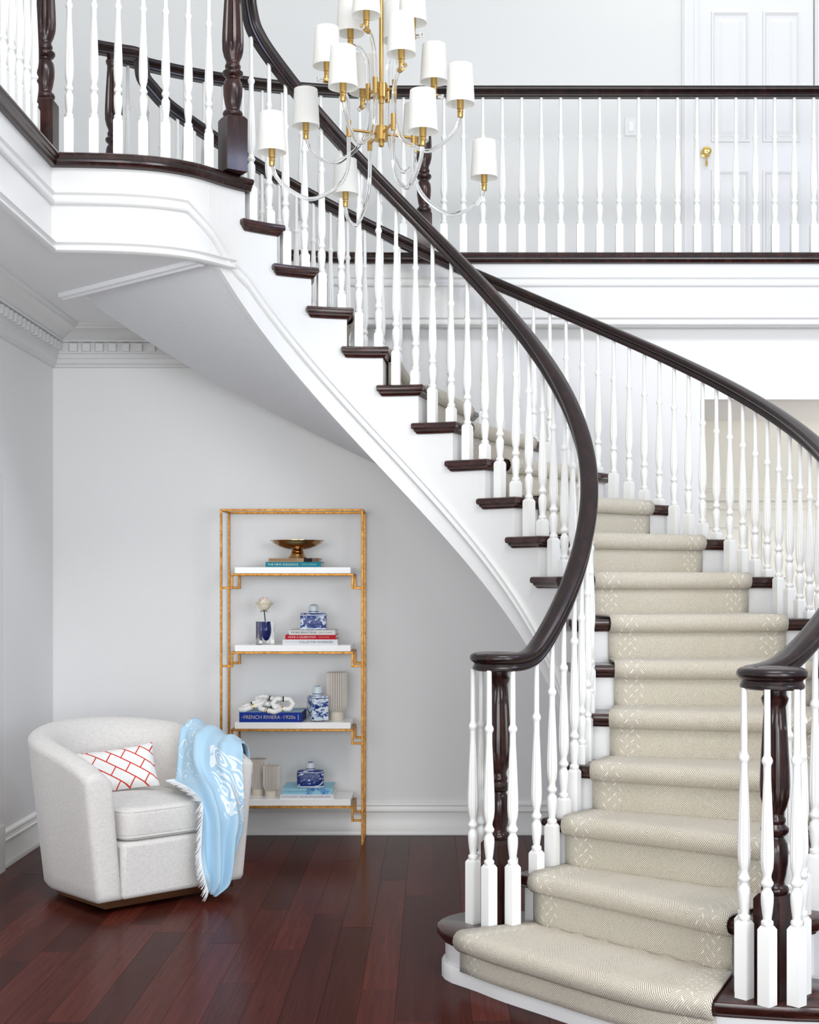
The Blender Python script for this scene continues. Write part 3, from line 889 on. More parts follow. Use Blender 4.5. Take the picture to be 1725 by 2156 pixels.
for az in (67, 157, 247, 337):
    c, s_ = cos(radians(az)), sin(radians(az))
    MB().tube([(CHX + .02 * c, CHY + .02 * s_, 3.525), (CHX + .06 * c, CHY + .06 * s_, 3.525)], .0055, 10).tube([(CHX + .06 * c, CHY + .06 * s_, 3.495), (CHX + .06 * c, CHY + .06 * s_, 3.56)], .0105, 14).obj('bracket', M['brass'], ch, 40)
    arm_down(az, .06, 3.51, .352, 3.50, 3.25); lamp(az, .352, 3.50)
    arm_up(az, .06, 3.55, .142, 3.86); lamp(az, .142, 3.86)

# ================================================================== ARMCHAIR
AC = Vector((-1.470, 6.769)); AROT = atan2(.683, .73)
arm = thing('armchair', 'oatmeal linen barrel swivel armchair in front of the gold shelf', 'armchair', (AC.x, AC.y, 0), AROT)
def u_path(ro, yf, n1=7, n2=26):
    # left front -> back -> right front; returns (point, outward normal, s)
    out = []
    for i in range(n1): out.append((Vector((-ro, lerp(yf, 0, i / n1))), Vector((-1, 0))))
    for i in range(n2 + 1):
        a = pi - pi * i / n2; out.append((Vector((ro * cos(a), ro * 1.02 * sin(a))), Vector((cos(a), sin(a)))))
    for i in range(1, n1 + 1): out.append((Vector((ro, lerp(0, yf, i / n1))), Vector((1, 0))))
    return out
ZB = .054; YF = -.372
st = u_path(.333, YF)
rows = []
def ac_sec(p, nrm, h, shrink, dy):
    pts = []
    hw = .064 - shrink
    fl = lambda z: .066 * max(0, (z - ZB)) / .58
    top = h - shrink
    zb = ZB + shrink
    for q in (0, .03, .12, .3, .5, .7, .88, 1):
        z = lerp(zb, top - hw * .8, q); o = hw + fl(z)
        if q == 0: o -= .012
        pts.append((o, z))
    for i in range(1, 8):
        g = pi * i / 8; pts.append((fl(top) + hw * cos(g), top - hw * .8 + hw * .8 * sin(g)))
    for q in (1, .8, .5, .2, 0):
        z = lerp(zb, top - hw * .8, q); pts.append((-hw + fl(z) * .8, z))
    return [(p.x + nrm.x * o, p.y + nrm.y * o + dy, z) for o, z in pts]
n = len(st)
def rim(i):
    s = i / (n - 1); return .645 + .163 * max(0, sin(pi * s)) ** .75
rr = .035
for j in range(4):
    g = pi / 2 * j / 4
    rows.append(ac_sec(st[0][0], st[0][1], rim(0) , rr * (1 - sin(g)), -rr * cos(g)))
for i, (p, nr) in enumerate(st): rows.append(ac_sec(p, nr, rim(i), 0, 0))
for j in range(4):
    g = pi / 2 * (3 - j) / 4
    rows.append(ac_sec(st[-1][0], st[-1][1], rim(n - 1), rr * (1 - sin(g)), -rr * cos(g)))
mb = MB().grid(rows, True, True); mlen = len(rows[0])
mb.f.append(tuple(range(mlen))); mb.f.append(tuple(range(len(mb.v) - mlen, len(mb.v)))[::-1])
mb.obj('barrel_back', M['linen'], arm, 55)
fp = MB().box(-.275, .275, YF - .030, 0.25, ZB, .312).obj('front_panel', M['linen'], arm, 40); bevel(fp, .022, 3)
# cushion: superellipsoid-like pillow box
def cushion(x0, x1, y0, y1, z0, z1, nx=14, ny=14, puff=.02, r=.035):
    rows = []
    def ring(z, ins):
        pts = []
        hw, hd = (x1 - x0) / 2 - ins, (y1 - y0) / 2 - ins; cx_, cy_ = (x0 + x1) / 2, (y0 + y1) / 2
        for i in range(48):
            a = 2 * pi * i / 48; c, s_ = cos(a), sin(a); e = .22
            pts.append((cx_ + hw * abs(c) ** e * (1 if c >= 0 else -1), cy_ + hd * abs(s_) ** e * (1 if s_ >= 0 else -1), z))
        return pts
    mb = MB()
    R = []
    for q in (.75, .5, .25): R.append(ring(z0 - .0 + .012 * 0, r + q * .2))
    for j in range(6):
        g = -pi / 2 + pi / 2 * j / 5; R.append(ring(z0 + r + r * sin(g), r - r * cos(g)))
    for j in range(6):
        g = pi / 2 * j / 5; R.append(ring(z1 - r + r * sin(g), r - r * cos(g)))
    for q in (.06, .14, .22): R.append(ring(z1 + puff * sstep(q / .22), r + q))
    mb.grid(R, True); m_ = 48
    mb.f.append(tuple(range(m_))[::-1]); mb.f.append(tuple(range(len(mb.v) - m_, len(mb.v))))
    return mb
cu = cushion(-.272, .272, YF - .035, .26, .314, .466, puff=.014).obj('seat_cushion', M['linen'], arm, 55)
def welt(z):
    pts = []
    for i in range(49):
        a = 2 * pi * i / 48; c, s_ = cos(a), sin(a); e = .22
        hw, hd = .2715 - .004, (.26 - YF + .035) / 2 - .004
        pts.append((hw * abs(c) ** e * (1 if c >= 0 else -1), (.26 + YF - .035) / 2 + hd * abs(s_) ** e * (1 if s_ >= 0 else -1), z))
    return MB().tube(pts, .0042, 6, caps=False)
welt(.447).obj('welt', M['linen'], cu, 60); welt(.333).obj('welt', M['linen'], cu, 60)
def u_poly(ro, yf):
    P = [p for p, _ in u_path(ro, yf)]; P = [(p.x, p.y) for p in P]
    return P[::-1]
MB().prism(u_poly(.348, YF + .0), [(0, .062), (0, .022)]).obj('plinth', M['plinth_brass'], arm, 40)
MB().lathe([(.22, 0), (.22, .028)], 32).obj('swivel_base', mat('black_base', (.012, .012, .012), .5), arm, 40)

# cushion on the chair
def lattice():
    m = mat('red_lattice_print', (.9, .88, .84), .9, spec=.1); t = NT(m)
    tc = t.n('ShaderNodeTexCoord'); mp = t.n('ShaderNodeMapping'); mp.inputs['Rotation'].default_value = (0, 0, radians(36)); 
    cmb = t.n('ShaderNodeCombineXYZ'); sp = t.n('ShaderNodeSeparateXYZ')
    t.l(tc.outputs['Object'], sp.inputs[0]); t.l(sp.outputs[0], cmb.inputs[0]); t.l(sp.outputs[2], cmb.inputs[1])
    t.l(cmb.outputs[0], mp.inputs[0])
    b = t.n('ShaderNodeTexBrick'); b.offset = .5
    b.inputs['Scale'].default_value = 1; b.inputs['Brick Width'].default_value = .105; b.inputs['Row Height'].default_value = .05
    b.inputs['Mortar Size'].default_value = .0030; b.inputs['Mortar Smooth'].default_value = .1
    b.inputs['Color1'].default_value = (.87, .86, .83, 1); b.inputs['Color2'].default_value = (.87, .86, .83, 1); b.inputs['Mortar'].default_value = (.62, .05, .035, 1)
    t.l(mp.outputs[0], b.inputs['Vector']); t.col(b.outputs['Color']); return m
rows = []
PWd, PH = .200, .112
for j in range(15):
    v = -1 + 2 * j / 14; row = []
    for i in range(21):
        u = -1 + 2 * i / 20
        pin = 1 - .07 * (1 - (1 - abs(u) ** 2) * 1) * 0
        bx_ = u * PWd * (1 - .06 * (1 - abs(v)) ** 0 * (v * v - 1) * -0 - .05 * (1 - v * v)); bz = v * PH * (1 - .10 * (1 - u * u) * 0 - .08 * (1 - u * u))
        th_ = .055 * ((1 - u ** 4) * (1 - v ** 4)) ** .55
        row.append((bx_, -th_, bz))
    rows.append(row)
pm = MB().grid(rows, False, False)
pm.grid([[(x, -y * .9, z) for x, y, z in r_] for r_ in rows], False, True)
pil = pm.obj('throw_pillow', lattice(), None, 60)
loc = Matrix.Translation((AC.x, AC.y, 0)) @ Matrix.Rotation(AROT, 4, 'Z') @ Matrix.Translation((-.035, .075, .578)) @ Matrix.Rotation(radians(-26), 4, 'Z') @ Matrix.Rotation(radians(-24), 4, 'X') @ Matrix.Rotation(radians(-7), 4, 'Y')
pil.matrix_world = loc
tag(pil, 'white lumbar pillow with red brick lattice print on the armchair seat', 'pillow')

# throw blanket
def throw_mat():
    m = mat('pale_blue_linen_throw', (.4, .66, .86), .9, spec=.1, sheen=.3); t = NT(m)
    a = t.n('ShaderNodeAttribute', attribute_name='cloth_uv')
    n0 = t.n('ShaderNodeTexNoise', in_Scale=5.0); t.l(a.outputs['Vector'], n0.inputs['Vector'])
    sc = t.n('ShaderNodeVectorMath', operation='SCALE'); t.l(n0.outputs['Color'], sc.inputs[0]); sc.inputs['Scale'].default_value = .16
    ad = t.n('ShaderNodeVectorMath', operation='ADD'); t.l(a.outputs['Vector'], ad.inputs[0]); t.l(sc.outputs[0], ad.inputs[1])
    v = t.n('ShaderNodeTexVoronoi', in_Scale=9.0); t.l(ad.outputs[0], v.inputs['Vector'])
    ring = t.math('MULTIPLY_ADD', t.math('SINE', t.math('MULTIPLY', v.outputs['Distance'], 24.0)), .5, .5)
    sp = t.n('ShaderNodeSeparateXYZ'); t.l(ad.outputs[0], sp.inputs[0])
    # bold scroll border on the right, fine outline scrolls at the upper left
    w1 = t.math('MULTIPLY', t.math('SMOOTH_MIN', t.math('GREATER_THAN', sp.outputs[0], .41), t.math('LESS_THAN', sp.outputs[0], .70), .0), t.math('MULTIPLY', t.math('GREATER_THAN', sp.outputs[1], .40), t.math('LESS_THAN', sp.outputs[1], .80)))
    b1 = t.math('MULTIPLY', t.math('GREATER_THAN', ring, .55), w1)
    v2 = t.n('ShaderNodeTexNoise', in_Scale=11.0); t.l(a.outputs['Vector'], v2.inputs['Vector']); v2.inputs['Detail'].default_value = 0
    fr2 = t.math('ABSOLUTE', t.math('SUBTRACT', t.math('FRACT', t.math('MULTIPLY', v2.outputs[0], 6.0)), .5))
    w2 = t.math('MULTIPLY', t.math('LESS_THAN', sp.outputs[0], .27), t.math('MULTIPLY', t.math('GREATER_THAN', sp.outputs[1], .30), t.math('LESS_THAN', sp.outputs[1], .66)))
    b2 = t.math('MULTIPLY', t.math('LESS_THAN', fr2, .06), w2)
    n2 = t.n('ShaderNodeTexNoise', in_Scale=620.0); t.l(a.outputs['Vector'], n2.inputs['Vector'])
    base = t.ramp(n2.outputs[0], [(.3, (.34, .54, .70)), (.7, (.50, .69, .81))])
    t.col(t.mix(t.math('MULTIPLY', t.math('MAXIMUM', b1, b2), .85), base, (.84, .88, .90))); t.bump(n2.outputs[0], .15, .002)
    return m
# control rows (local chair coordinates): from the outer side of the arm, over the rim, down into the seat and over its front edge
CT = [  # each row: back edge, middle, front edge
    [(.452, .03, .60), (.454, -.17, .57), (.456, -.345, .565)],
    [(.456, .03, .68), (.458, -.17, .65), (.458, -.350, .625)],
    [(.440, .02, .748), (.440, -.17, .712), (.445, -.355, .680)],
    [(.380, .01, .778), (.382, -.18, .742), (.395, -.380, .700)],
    [(.322, .00, .745), (.318, -.20, .715), (.378, -.424, .668)],
    [(.285, -.02, .610), (.278, -.24, .610), (.368, -.434, .575)],
    [(.235, -.06, .510), (.255, -.31, .535), (.368, -.440, .480)],
    [(.150, -.17, .502), (.225, -.41, .480), (.362, -.442, .380)],
    [(.098, -.33, .500), (.205, -.447, .400), (.345, -.444, .300)],
    [(.095, -.430, .445), (.198, -.452, .310), (.312, -.446, .230)],
    [(.085, -.440, .320), (.192, -.458, .225), (.282, -.450, .160)],
    [(.075, -.450, .215), (.180, -.477, .140), (.243, -.467, .100)],
    [(.080, -.470, .125), (.160, -.497, .075), (.197, -.490, .055)],
    [(.110, -.502, .050), (.130, -.512, .032), (.145, -.512, .024)],
]
NU = 40
cols = []
for c_ in range(3):
    cols.append(catmull([r_[c_] for r_ in CT], 5))
nv = len(cols[0]); rows = []; uvd = []
vacc = 0
for j in range(nv):
    A, B, C_ = cols[0][j], cols[1][j], cols[2][j]
    f_ = j / (nv - 1); row = []
    wid = (A - B).length + (B - C_).length
    T = (cols[1][min(j + 1, nv - 1)] - cols[1][max(j - 1, 0)]).normalized(); Wv = (C_ - A).normalized()
    Nn = Wv.cross(T).normalized()
    if j: vacc += (cols[1][j] - cols[1][j - 1]).length
    amp = .034 * sstep(min(1, wid / .15)) * (1 if f_ < .12 or f_ > .3 else .55)
    for i in range(NU + 1):
        u = i / NU
        p = A * (1 - u) * (1 - 2 * u) + B * 4 * u * (1 - u) + C_ * u * (2 * u - 1)
        fold = sin(2 * pi * (2.6 * u + .18 * sin(3 * f_)) + .6) * .6 + sin(2 * pi * 4.7 * u + 2 + 2 * f_) * .28
        fold = abs(fold) ** .7 * (1 if fold > 0 else -.33)
        d_ = amp * (fold + .35) * (1.0 + 1.0 * sstep((f_ - .4) / .4))
        keys = [(0, Vector((.3, 0, .4))), (7, Vector((.3, 0, 1))), (14, Vector((0, 0, 1))), (22, Vector((-.9, -.4, .5))), (32, Vector((-.5, -.6, .8))), (42, Vector((-.1, -1, .4))), (99, Vector((0, -1, .1)))]
        ref = keys[-1][1]
        for (ka, va), (kb_, vb_) in zip(keys, keys[1:]):
            if ka <= j <= kb_: ref = va.lerp(vb_, sstep((j - ka) / (kb_ - ka))); break
        q = p + (ref.normalized()) * (d_ + .009)
        row.append((q.x, q.y, max(q.z, .012))); uvd += [u * .55, vacc, 0]
    rows.append(row)
tb = thing('throw_blanket', 'pale blue fringed throw draped over the right arm of the armchair', 'blanket', (AC.x, AC.y, 0), AROT)
mb = MB().grid(rows, False, False); me = mb.mesh('cloth', throw_mat(), 70)
at = me.attributes.new('cloth_uv', 'FLOAT_VECTOR', 'POINT'); at.data.foreach_set('vector', uvd)
cl = place('cloth', me, tb); sd = cl.modifiers.new('solid', 'SOLIDIFY'); sd.thickness = .003; sd.offset = 0
fr = MB(); random.seed(3)
jj0 = int(nv * .50)
for j in range(jj0, nv - 1):
    for s_ in range(5):
        p = Vector(rows[j][0]).lerp(Vector(rows[j + 1][0]), s_ / 5)
        L = random.uniform(.042, .060); dr_ = Vector((-.75, -.10, -.45 - .5 * (j / nv))) + Vector((random.uniform(-.2, .2), random.uniform(-.1, .05), random.uniform(-.25, .2)))
        if p.z > .475: dr_ = Vector((-1, -.2 + random.uniform(-.3, .3), .02))
        q = p + dr_.normalized() * L; q.z = max(q.z, .01)
        if p.z > .475: q.z = max(q.z, .484)
        fr.tube([p, p.lerp(q, .5) + Vector((0, -.004, 0)), q], [.0016, .0015, .0006], 4)
fr.obj('fringe', mat('white_fringe', (.85, .86, .87), .9), tb, None)

# ================================================================== GOLD SHELF
SX0, SX1, SY0, SY1, SZ = -1.203, -.388, 7.905, 8.227, 1.912
sh = thing('etagere_shelf', 'gold leaf metal shelf unit with four white shelves against the back wall', 'shelf', (SX0, SY0, 0))
W, D = SX1 - SX0, SY1 - SY0; b = .0125
def bar(name, x0, x1, y0, y1, z0, z1, par=sh): return bevel(MB().box(x0, x1, y0, y1, z0, z1).obj(name, M['gold'], par), .0015, 1)
for x0 in (0, W - b):
    for y0 in (0, D - b): bar('post', x0, x0 + b, y0, y0 + b, 0, SZ)
for y0 in (0, D - b): bar('top_rail', b, W - b, y0, y0 + b, SZ - b, SZ)
for x0 in (0, W - b):
    bar('top_rail', x0, x0 + b, b, D - b, SZ - b, SZ); bar('foot_rail', x0, x0 + b, b, D - b, 0, b)
LEV = [1.582, 1.138, .698, .260]
for zt in LEV:
    zf = zt - .037
    tr_ = bevel(MB().box(.082, W - .072, .012, D - .012, zf, zt).obj('shelf_board', mat('white_lacquer', (.88, .88, .88), .12) if 'lacq' not in M else M['lacq'], sh), .002, 1)
    M['lacq'] = tr_.data.materials[0]
    for y0 in (0, D - b): bar('shelf_rail', .062, W - .056, y0, y0 + b, zf - b, zf)
    for x0 in (.062, W - .056 - b): bar('shelf_rail', x0, x0 + b, b, D - b, zf - b, zf)
    for y0 in (0, D - b):
        for x0, xa, xb in ((.062, b, .062), (W - .056 - b, W - .056, W - b)):
            bar('bracket', x0, x0 + b, y0, y0 + b, zf - .088, zf - b)
            bar('bracket', min(xa, xb), max(xa, xb), y0, y0 + b, zf - .088, zf - .088 + b)

def text(s_, size, mtx, m, parent, width=None, name='lettering', bold=0):
    cu_ = bpy.data.curves.new('lettering', 'FONT'); cu_.body = s_; cu_.size = size; cu_.align_x = 'LEFT'; cu_.align_y = 'CENTER'; cu_.offset = bold
    o = bpy.data.objects.new('lettering', cu_); COL.objects.link(o)
    me = bpy.data.meshes.new_from_object(o.evaluated_get(bpy.context.evaluated_depsgraph_get()))
    bpy.data.objects.remove(o)
    xs = [v.co.x for v in me.vertices]
    k = width / (max(xs) - min(xs)) if width else 1
    x0 = min(xs)
    for v in me.vertices: v.co.x = (v.co.x - x0) * k
    me.materials.clear(); me.materials.append(m)
    o = place(name, me, parent); o.matrix_local = mtx; return o
PAPER = mat('page_edges', (.82, .79, .72), .8)
def book(label, x0, x1, yf, dep, z0, th, cover, texts, rot=0, extra=None):
    w = x1 - x0
    t_ = thing('book', label, 'book', ((x0 + x1) / 2, yf + dep / 2, z0), rot)
    c = .0028; cv = MB()
    cv.box(-w / 2, w / 2, -dep / 2, dep / 2, 0, c).box(-w / 2, w / 2, -dep / 2, dep / 2, th - c, th).box(-w / 2, w / 2, -dep / 2, -dep / 2 + c, c, th - c)
    co_ = cv.obj('cover', cover, t_)
    MB().box(-w / 2 + .004, w / 2 - .004, -dep / 2 + c, dep / 2 - .004, c, th - c).obj('pages', PAPER, t_)
    for s_, xa, wd, size, col_ in texts:
        text(s_, size, Matrix.Translation((-w / 2 + xa, -dep / 2 - .0006, th / 2)) @ Matrix.Rotation(pi / 2, 4, 'X'), INK(col_), co_, wd)
    if extra: extra(co_, w, dep, th)
    return t_
_ink = {}
def INK(c):
    if c not in _ink: _ink[c] = mat('ink_%d' % len(_ink), c, .7, spec=.1)
    return _ink[c]
cov = lambda n_, c, r=.4: mat(n_, c, r + .2, spec=.15)
KX = 7.93 / F
bxp = lambda a, b_: ((a - PPX) * KX, (b_ - PPX) * KX)
YB = SY0 + .03
book('teal hardcover book lying under the tan book on the top shelf', *bxp(559, 676), YB, .24, LEV[0], .029, cov('teal_cloth_cover', (.015, .25, .32)),
     [('THE NEW ELEGANCE', .012, .175, .016, (.75, .82, .80)), ('TIMOTHY CORRIGAN', .205, .085, .009, (.6, .72, .72))])
def band(co_, w, dep, th):
    MB().box(w / 2 - .088, w / 2 - .040, -dep / 2 - .0005, -dep / 2, 0.0002, th - .0002).obj('dark_band', INK((.03, .025, .025)), co_)
    MB().box(w / 2 - .040, w / 2 - .0005, -dep / 2 - .0005, -dep / 2, 0.0002, th - .0002).obj('brown_band', INK((.20, .12, .09)), co_)
book('tan hardcover book directly under the copper footed bowl', *bxp(565, 672), YB + .005, .23, LEV[0] + .029, .022, cov('tan_cover', (.45, .29, .17)),
     [('MY ARTISTIC INTERIORS', .010, .150, .012, (.16, .10, .06))], extra=band)
zt = LEV[0] + .051
cxb = (626.5 - PPX) * (8.03) / F
bo = thing('footed_bowl', 'shallow copper footed bowl on the books of the top shelf', 'bowl', (cxb, 8.03, zt))
bw = MB()
bw.lathe([(.003, .048), (.03, .050), (.075, .058), (.115, .072), (.140, .088), (.152, .1005), (.158, .102), (.158, .104), (.150, .103), (.135, .088), (.10, .068), (.05, .056), (.003, .054)], 56, cap=False).obj('bowl', M['bronze'], bo, 50)
MB().lathe([(.050, 0), (.052, .004), (.050, .012), (.044, .014), (.040, .030), (.032, .038), (.036, .042), (.034, .047), (.02, .049)], 40).obj('foot', M['bronze'], bo, 40)

# shelf two
book('white hardcover book at the bottom of the stack with the red book', *bxp(595, 711), YB, .25, LEV[1], .031, cov('white_jacket', (.78, .79, .82), .25),
     [('PHILIP MITCHELL', .012, .075, .008, (.5, .52, .62)), ('COLLECTED INTERIORS', .093, .195, .017, (.03, .04, .08))], extra=None)
book('red hardcover book between two white books on the second shelf', *bxp(600.5, 707), YB + .004, .24, LEV[1] + .031, .026, cov('red_jacket', (.52, .012, .025), .3),
     [('HOME: A CELEBRATION', .018, .155, .015, (.85, .7, .68)), ('CHARLOTTE MOSS', .19, .06, .007, (.8, .6, .6))])
book('white hardcover book directly under the rectangular porcelain caddy', *bxp(608, 706), YB + .002, .235, LEV[1] + .057, .027, cov('cream_jacket', (.74, .73, .71), .3),
     [('MORE BEAUTIFUL', .014, .145, .016, (.04, .05, .08)), ('MARK D. SIKES', .170, .075, .008, (.2, .2, .25))])
def porcelain(seed, sc_=34.0, thr=.5):
    m = mat('blue_white_porcelain', (.8, .85, .88), .28, spec=.35); t = NT(m)
    tc = t.n('ShaderNodeTexCoord'); mp = t.n('ShaderNodeMapping'); mp.inputs['Location'].default_value = (seed, seed * 2.3, 0); mp.inputs['Scale'].default_value = (1, 1, 1.35)
    t.l(tc.outputs['Object'], mp.inputs[0])
    n1 = t.n('ShaderNodeTexNoise', in_Scale=sc_); n1.inputs['Detail'].default_value = 5; n1.inputs['Distortion'].default_value = 1.2
    t.l(mp.outputs[0], n1.inputs['Vector'])
    n2 = t.n('ShaderNodeTexNoise', in_Scale=sc_ * 3.5); t.l(mp.outputs[0], n2.inputs['Vector'])
    s_ = t.math('MULTIPLY_ADD', n2.outputs[0], .25, n1.outputs[0])
    t.col(t.ramp(s_, [(thr + .06, (.70, .77, .82)), (thr + .10, (.20, .30, .55)), (thr + .14, (.03, .06, .25)), (thr + .24, (.015, .03, .17))]))
    return m
POR = [porcelain(1.3, 26, .47), porcelain(7.7, 30, .55), porcelain(4.1, 26, .44)]
WP = mat('pale_glaze', (.62, .69, .73), .25); NAVY = mat('navy_glaze', (.02, .04, .20), .3)
def caddy(label, x, y, z, poly, h, mt, neck_r, lid, rot=0):
    t_ = thing('tea_caddy', label, 'caddy', (x, y, z), rot)
    MB().prism(poly, [(.010, h), (.002, h - .004), (0, h - .008), (0, .008), (.002, .003), (.006, 0)]).obj('caddy_body', mt, t_, 30)
    MB().prism(offset(poly, .0012), [(.0, h - .009), (0, h - .0125)]).obj('rim_band', WP, t_)
    MB().prism(offset(poly, .0014), [(.0, h - .0125), (0, h - .0155)]).obj('rim_band', NAVY, t_)
    MB().prism(offset(poly, .0012), [(.0, .010), (0, .003)]).obj('foot_band', WP, t_)
    l = MB().lathe([(neck_r * .92, h - .001), (neck_r * .92, h + .004), (neck_r, h + .0045), (neck_r, h + lid * .72), (neck_r * .93, h + lid * .86), (neck_r * .6, h + lid * .97), (0.001, h + lid)], 32).obj('lid', WP, t_, 40)
    MB().lathe([(neck_r * 1.015, h + .008), (neck_r * 1.015, h + .012)], 32, cap=False).obj('lid_stripe', NAVY, l)
    MB().lathe([(neck_r * .98, h + lid * .80), (neck_r * .62, h + lid * .975), (.001, h + lid * 1.005)], 32).obj('lid_painting', mt, l, 40)
    return t_
rect = lambda a, b_: [(-a, -b_), (a, -b_), (a, b_), (-a, b_)]
octg = lambda a, b_, c: [(-a + c, -b_), (a - c, -b_), (a, -b_ + c), (a, b_ - c), (a - c, b_), (-a + c, b_), (-a, b_ - c), (-a, -b_ + c)]
caddy('rectangular blue and white porcelain caddy on the books of the second shelf', (660.5 - PPX) * 8.02 / F, 8.02, LEV[1] + .084, rect(.073, .042), .096, POR[0], .028, .050)
# vase with rose
vx, vy = (558.5 - PPX) * 8.0 / F, 8.0
va = thing('block_vase', 'clear block vase with cobalt blue core on the second shelf', 'vase', (vx, vy, LEV[1]), radians(33))
bevel(MB().box(-.040, .040, -.040, .040, 0, .132).obj('glass_block', mat('crystal', (1, 1, 1), .0, trans=1.0, ior=1.45), va), .002, 1)
MB().lathe([(.002, .022), (.014, .027), (.024, .044), (.0305, .070), (.031, .090), (.028, .115), (.025, .1318)], 28).obj('blue_core', mat('cobalt_glass', (.004, .018, .22), .1, coat=.5), va, 50)
ro_ = thing('rose', 'single cream rose with blush centre standing in the block vase', 'flower', (vx, vy, LEV[1] + .133))
GREEN = mat('rose_stem_green', (.03, .075, .02), .5)
MB().tube([(0, 0, 0), (-.002, .0, .03), (-.006, 0, .062)], .0034, 8).obj('stem', GREEN, ro_, 60)
PET = [mat('cream_petal', (.92, .86, .68), .6), mat('blush_petal', (.93, .74, .66), .6), mat('ivory_petal', (.94, .89, .76), .6)]
random.seed(11)
def petal(az, rm, hgt, wdt, flare, m):
    rows = []
    for j in range(8):
        v = j / 7
        rr_ = rm * (sin(pi * min(v * .62 + .06, .62)) ** .8) + flare * max(0, v - .6) * 1.6
        zz = hgt * v - flare * .9 * max(0, v - .8)
        wd = wdt * (sin(pi * (.14 + .74 * v)) ** .6) / max(rr_, .010)
        wd = min(wd, 1.5)
        rows.append([(rr_ * (1 + .05 * k) * cos(az + k * wd), rr_ * (1 + .05 * k) * sin(az + k * wd), zz - .008 * k * k * v) for k in (-1, -.6, -.2, .2, .6, 1)])
    o = MB().grid(rows).obj('petal', m, ro_, 80); o.location = (-.006, 0, .060)
    sd_ = o.modifiers.new('solid', 'SOLIDIFY'); sd_.thickness = .0012
for ringi, (cnt, rm, h_, w_, fl_, mm) in enumerate(((3, .008, .080, .014, .0, 1), (4, .015, .080, .020, .004, 1), (5, .023, .075, .026, .010, 1), (5, .031, .066, .032, .016, 2), (6, .038, .054, .034, .022, 0))):
    for i in range(cnt): petal(2 * pi * i / cnt + ringi * .7 + random.uniform(-.2, .2), rm, h_, w_, fl_, PET[mm])
MB().lathe([(.003, .056), (.010, .060), (.014, .066), (.012, .07)], 12, (-.006, 0)).obj('calyx', GREEN, ro_, 60)
for az in (.3, 1.6, 2.9, 4.2, 5.4):
    c, s_ = cos(az), sin(az); o_ = Vector((-.006, 0, .062))
    q = [o_ + Vector((c * .008, s_ * .008, 0)), o_ + Vector((c * .022 - s_ * .004, s_ * .022 + c * .004, -.004)), o_ + Vector((c * .036, s_ * .036, -.012)), o_ + Vector((c * .022 + s_ * .004, s_ * .022 - c * .004, -.004))]
    MB().add(q, [(0, 1, 2, 3)]).obj('sepal', GREEN, ro_)

# shelf three
def rivtop(co_, w, dep, th):
    m = mat('riviera_jacket_photo', (.05, .2, .4), .35); t = NT(m); tc = t.n('ShaderNodeTexCoord'); n_ = t.n('ShaderNodeTexNoise', in_Scale=9.0); t.l(tc.outputs['Object'], n_.inputs['Vector'])
    t.col(t.ramp(n_.outputs[0], [(.35, (.01, .05, .22)), (.5, (.05, .25, .45)), (.62, (.20, .40, .50)), (.75, (.30, .22, .14))]))
    MB().box(-w / 2 + .001, w / 2 - .001, -dep / 2 + .001, dep / 2 - .001, th, th + .0006).obj('jacket_photo', m, co_)
    MB().box(w / 2 - .022, w / 2 - .020, -dep / 2 - .0006, -dep / 2, .012, th - .012).obj('spine_mark', INK((.6, .7, .8)), co_)
    MB().box(w / 2, w / 2 + .0006, -dep / 2 + .003, dep / 2, .0, th).obj('slip_side', INK((.05, .06, .14)), co_)
book('thick royal blue hardcover book under the white chain on the third shelf', *bxp(504, 636), YB - .008, .285, LEV[2], .056, cov('royal_blue_jacket', (.008, .03, .25), .3),
     [('THE', .012, .010, .008, (.5, .5, .45)), ('FRENCH RIVIERA', .026, .208, .030, (.50, .47, .38)), ('IN THE', .240, .008, .006, (.5, .5, .45)), ('1920s', .254, .066, .028, (.50, .47, .38))], extra=rivtop)
chn = thing('decorative_chain', 'white bone link chain with black and gold bands on the blue book', 'ornament', (-.978, 8.02, LEV[2] + .0566))
WB = mat('white_bone', (.86, .85, .83), .35); BLK = INK((.02, .018, .018)); GLD = mat('gold_ring', (.75, .45, .08), .3, .8)
def link(mtx, L=.105, Wd=.062, r_=.0145):
    pts = [(-L / 2, 0, 0), (-L / 2 + .022, Wd / 2, 0), (L / 2 - .022, Wd / 2, 0), (L / 2, 0, 0), (L / 2 - .022, -Wd / 2, 0), (-L / 2 + .022, -Wd / 2, 0)]
    P = [Vector(p) for p in pts]; loop = []
    for i in range(6):
        a_, b_, c_ = P[i - 1], P[i], P[(i + 1) % 6]
        loop += [b_.lerp(a_, .12), b_, b_.lerp(c_, .12)]
    loop.append(loop[0])
    o = MB().tube(loop, r_, 12, caps=False).xf(mtx).obj('link', WB, chn, 50)
    for sy in (1, -1):
        MB().tube([(-.004, sy * Wd / 2, 0), (.004, sy * Wd / 2, 0)], r_ * 1.05, 12).xf(mtx).obj('link_band', BLK if sy > 0 else GLD, o, 40)
        MB().tube([(-.012, sy * Wd / 2, 0), (-.010, sy * Wd / 2, 0)], r_ * 1.04, 12).xf(mtx).obj('link_band', BLK, o, 40)
Rm = lambda x, y, z, rx, ry, rz: Matrix.Translation((x, y, z)) @ Matrix.Rotation(radians(rz), 4, 'Z') @ Matrix.Rotation(radians(ry), 4, 'Y') @ Matrix.Rotation(radians(rx), 4, 'X')
link(Rm(-.050, -.035, .034, 8, -20, 14), .150); link(Rm(.052, -.060, .022, 24, 10, -16), .13); link(Rm(.030, .03, .052, 30, 12, -18), .140); link(Rm(.125, -.035, .042, 62, 2, 4), .12)
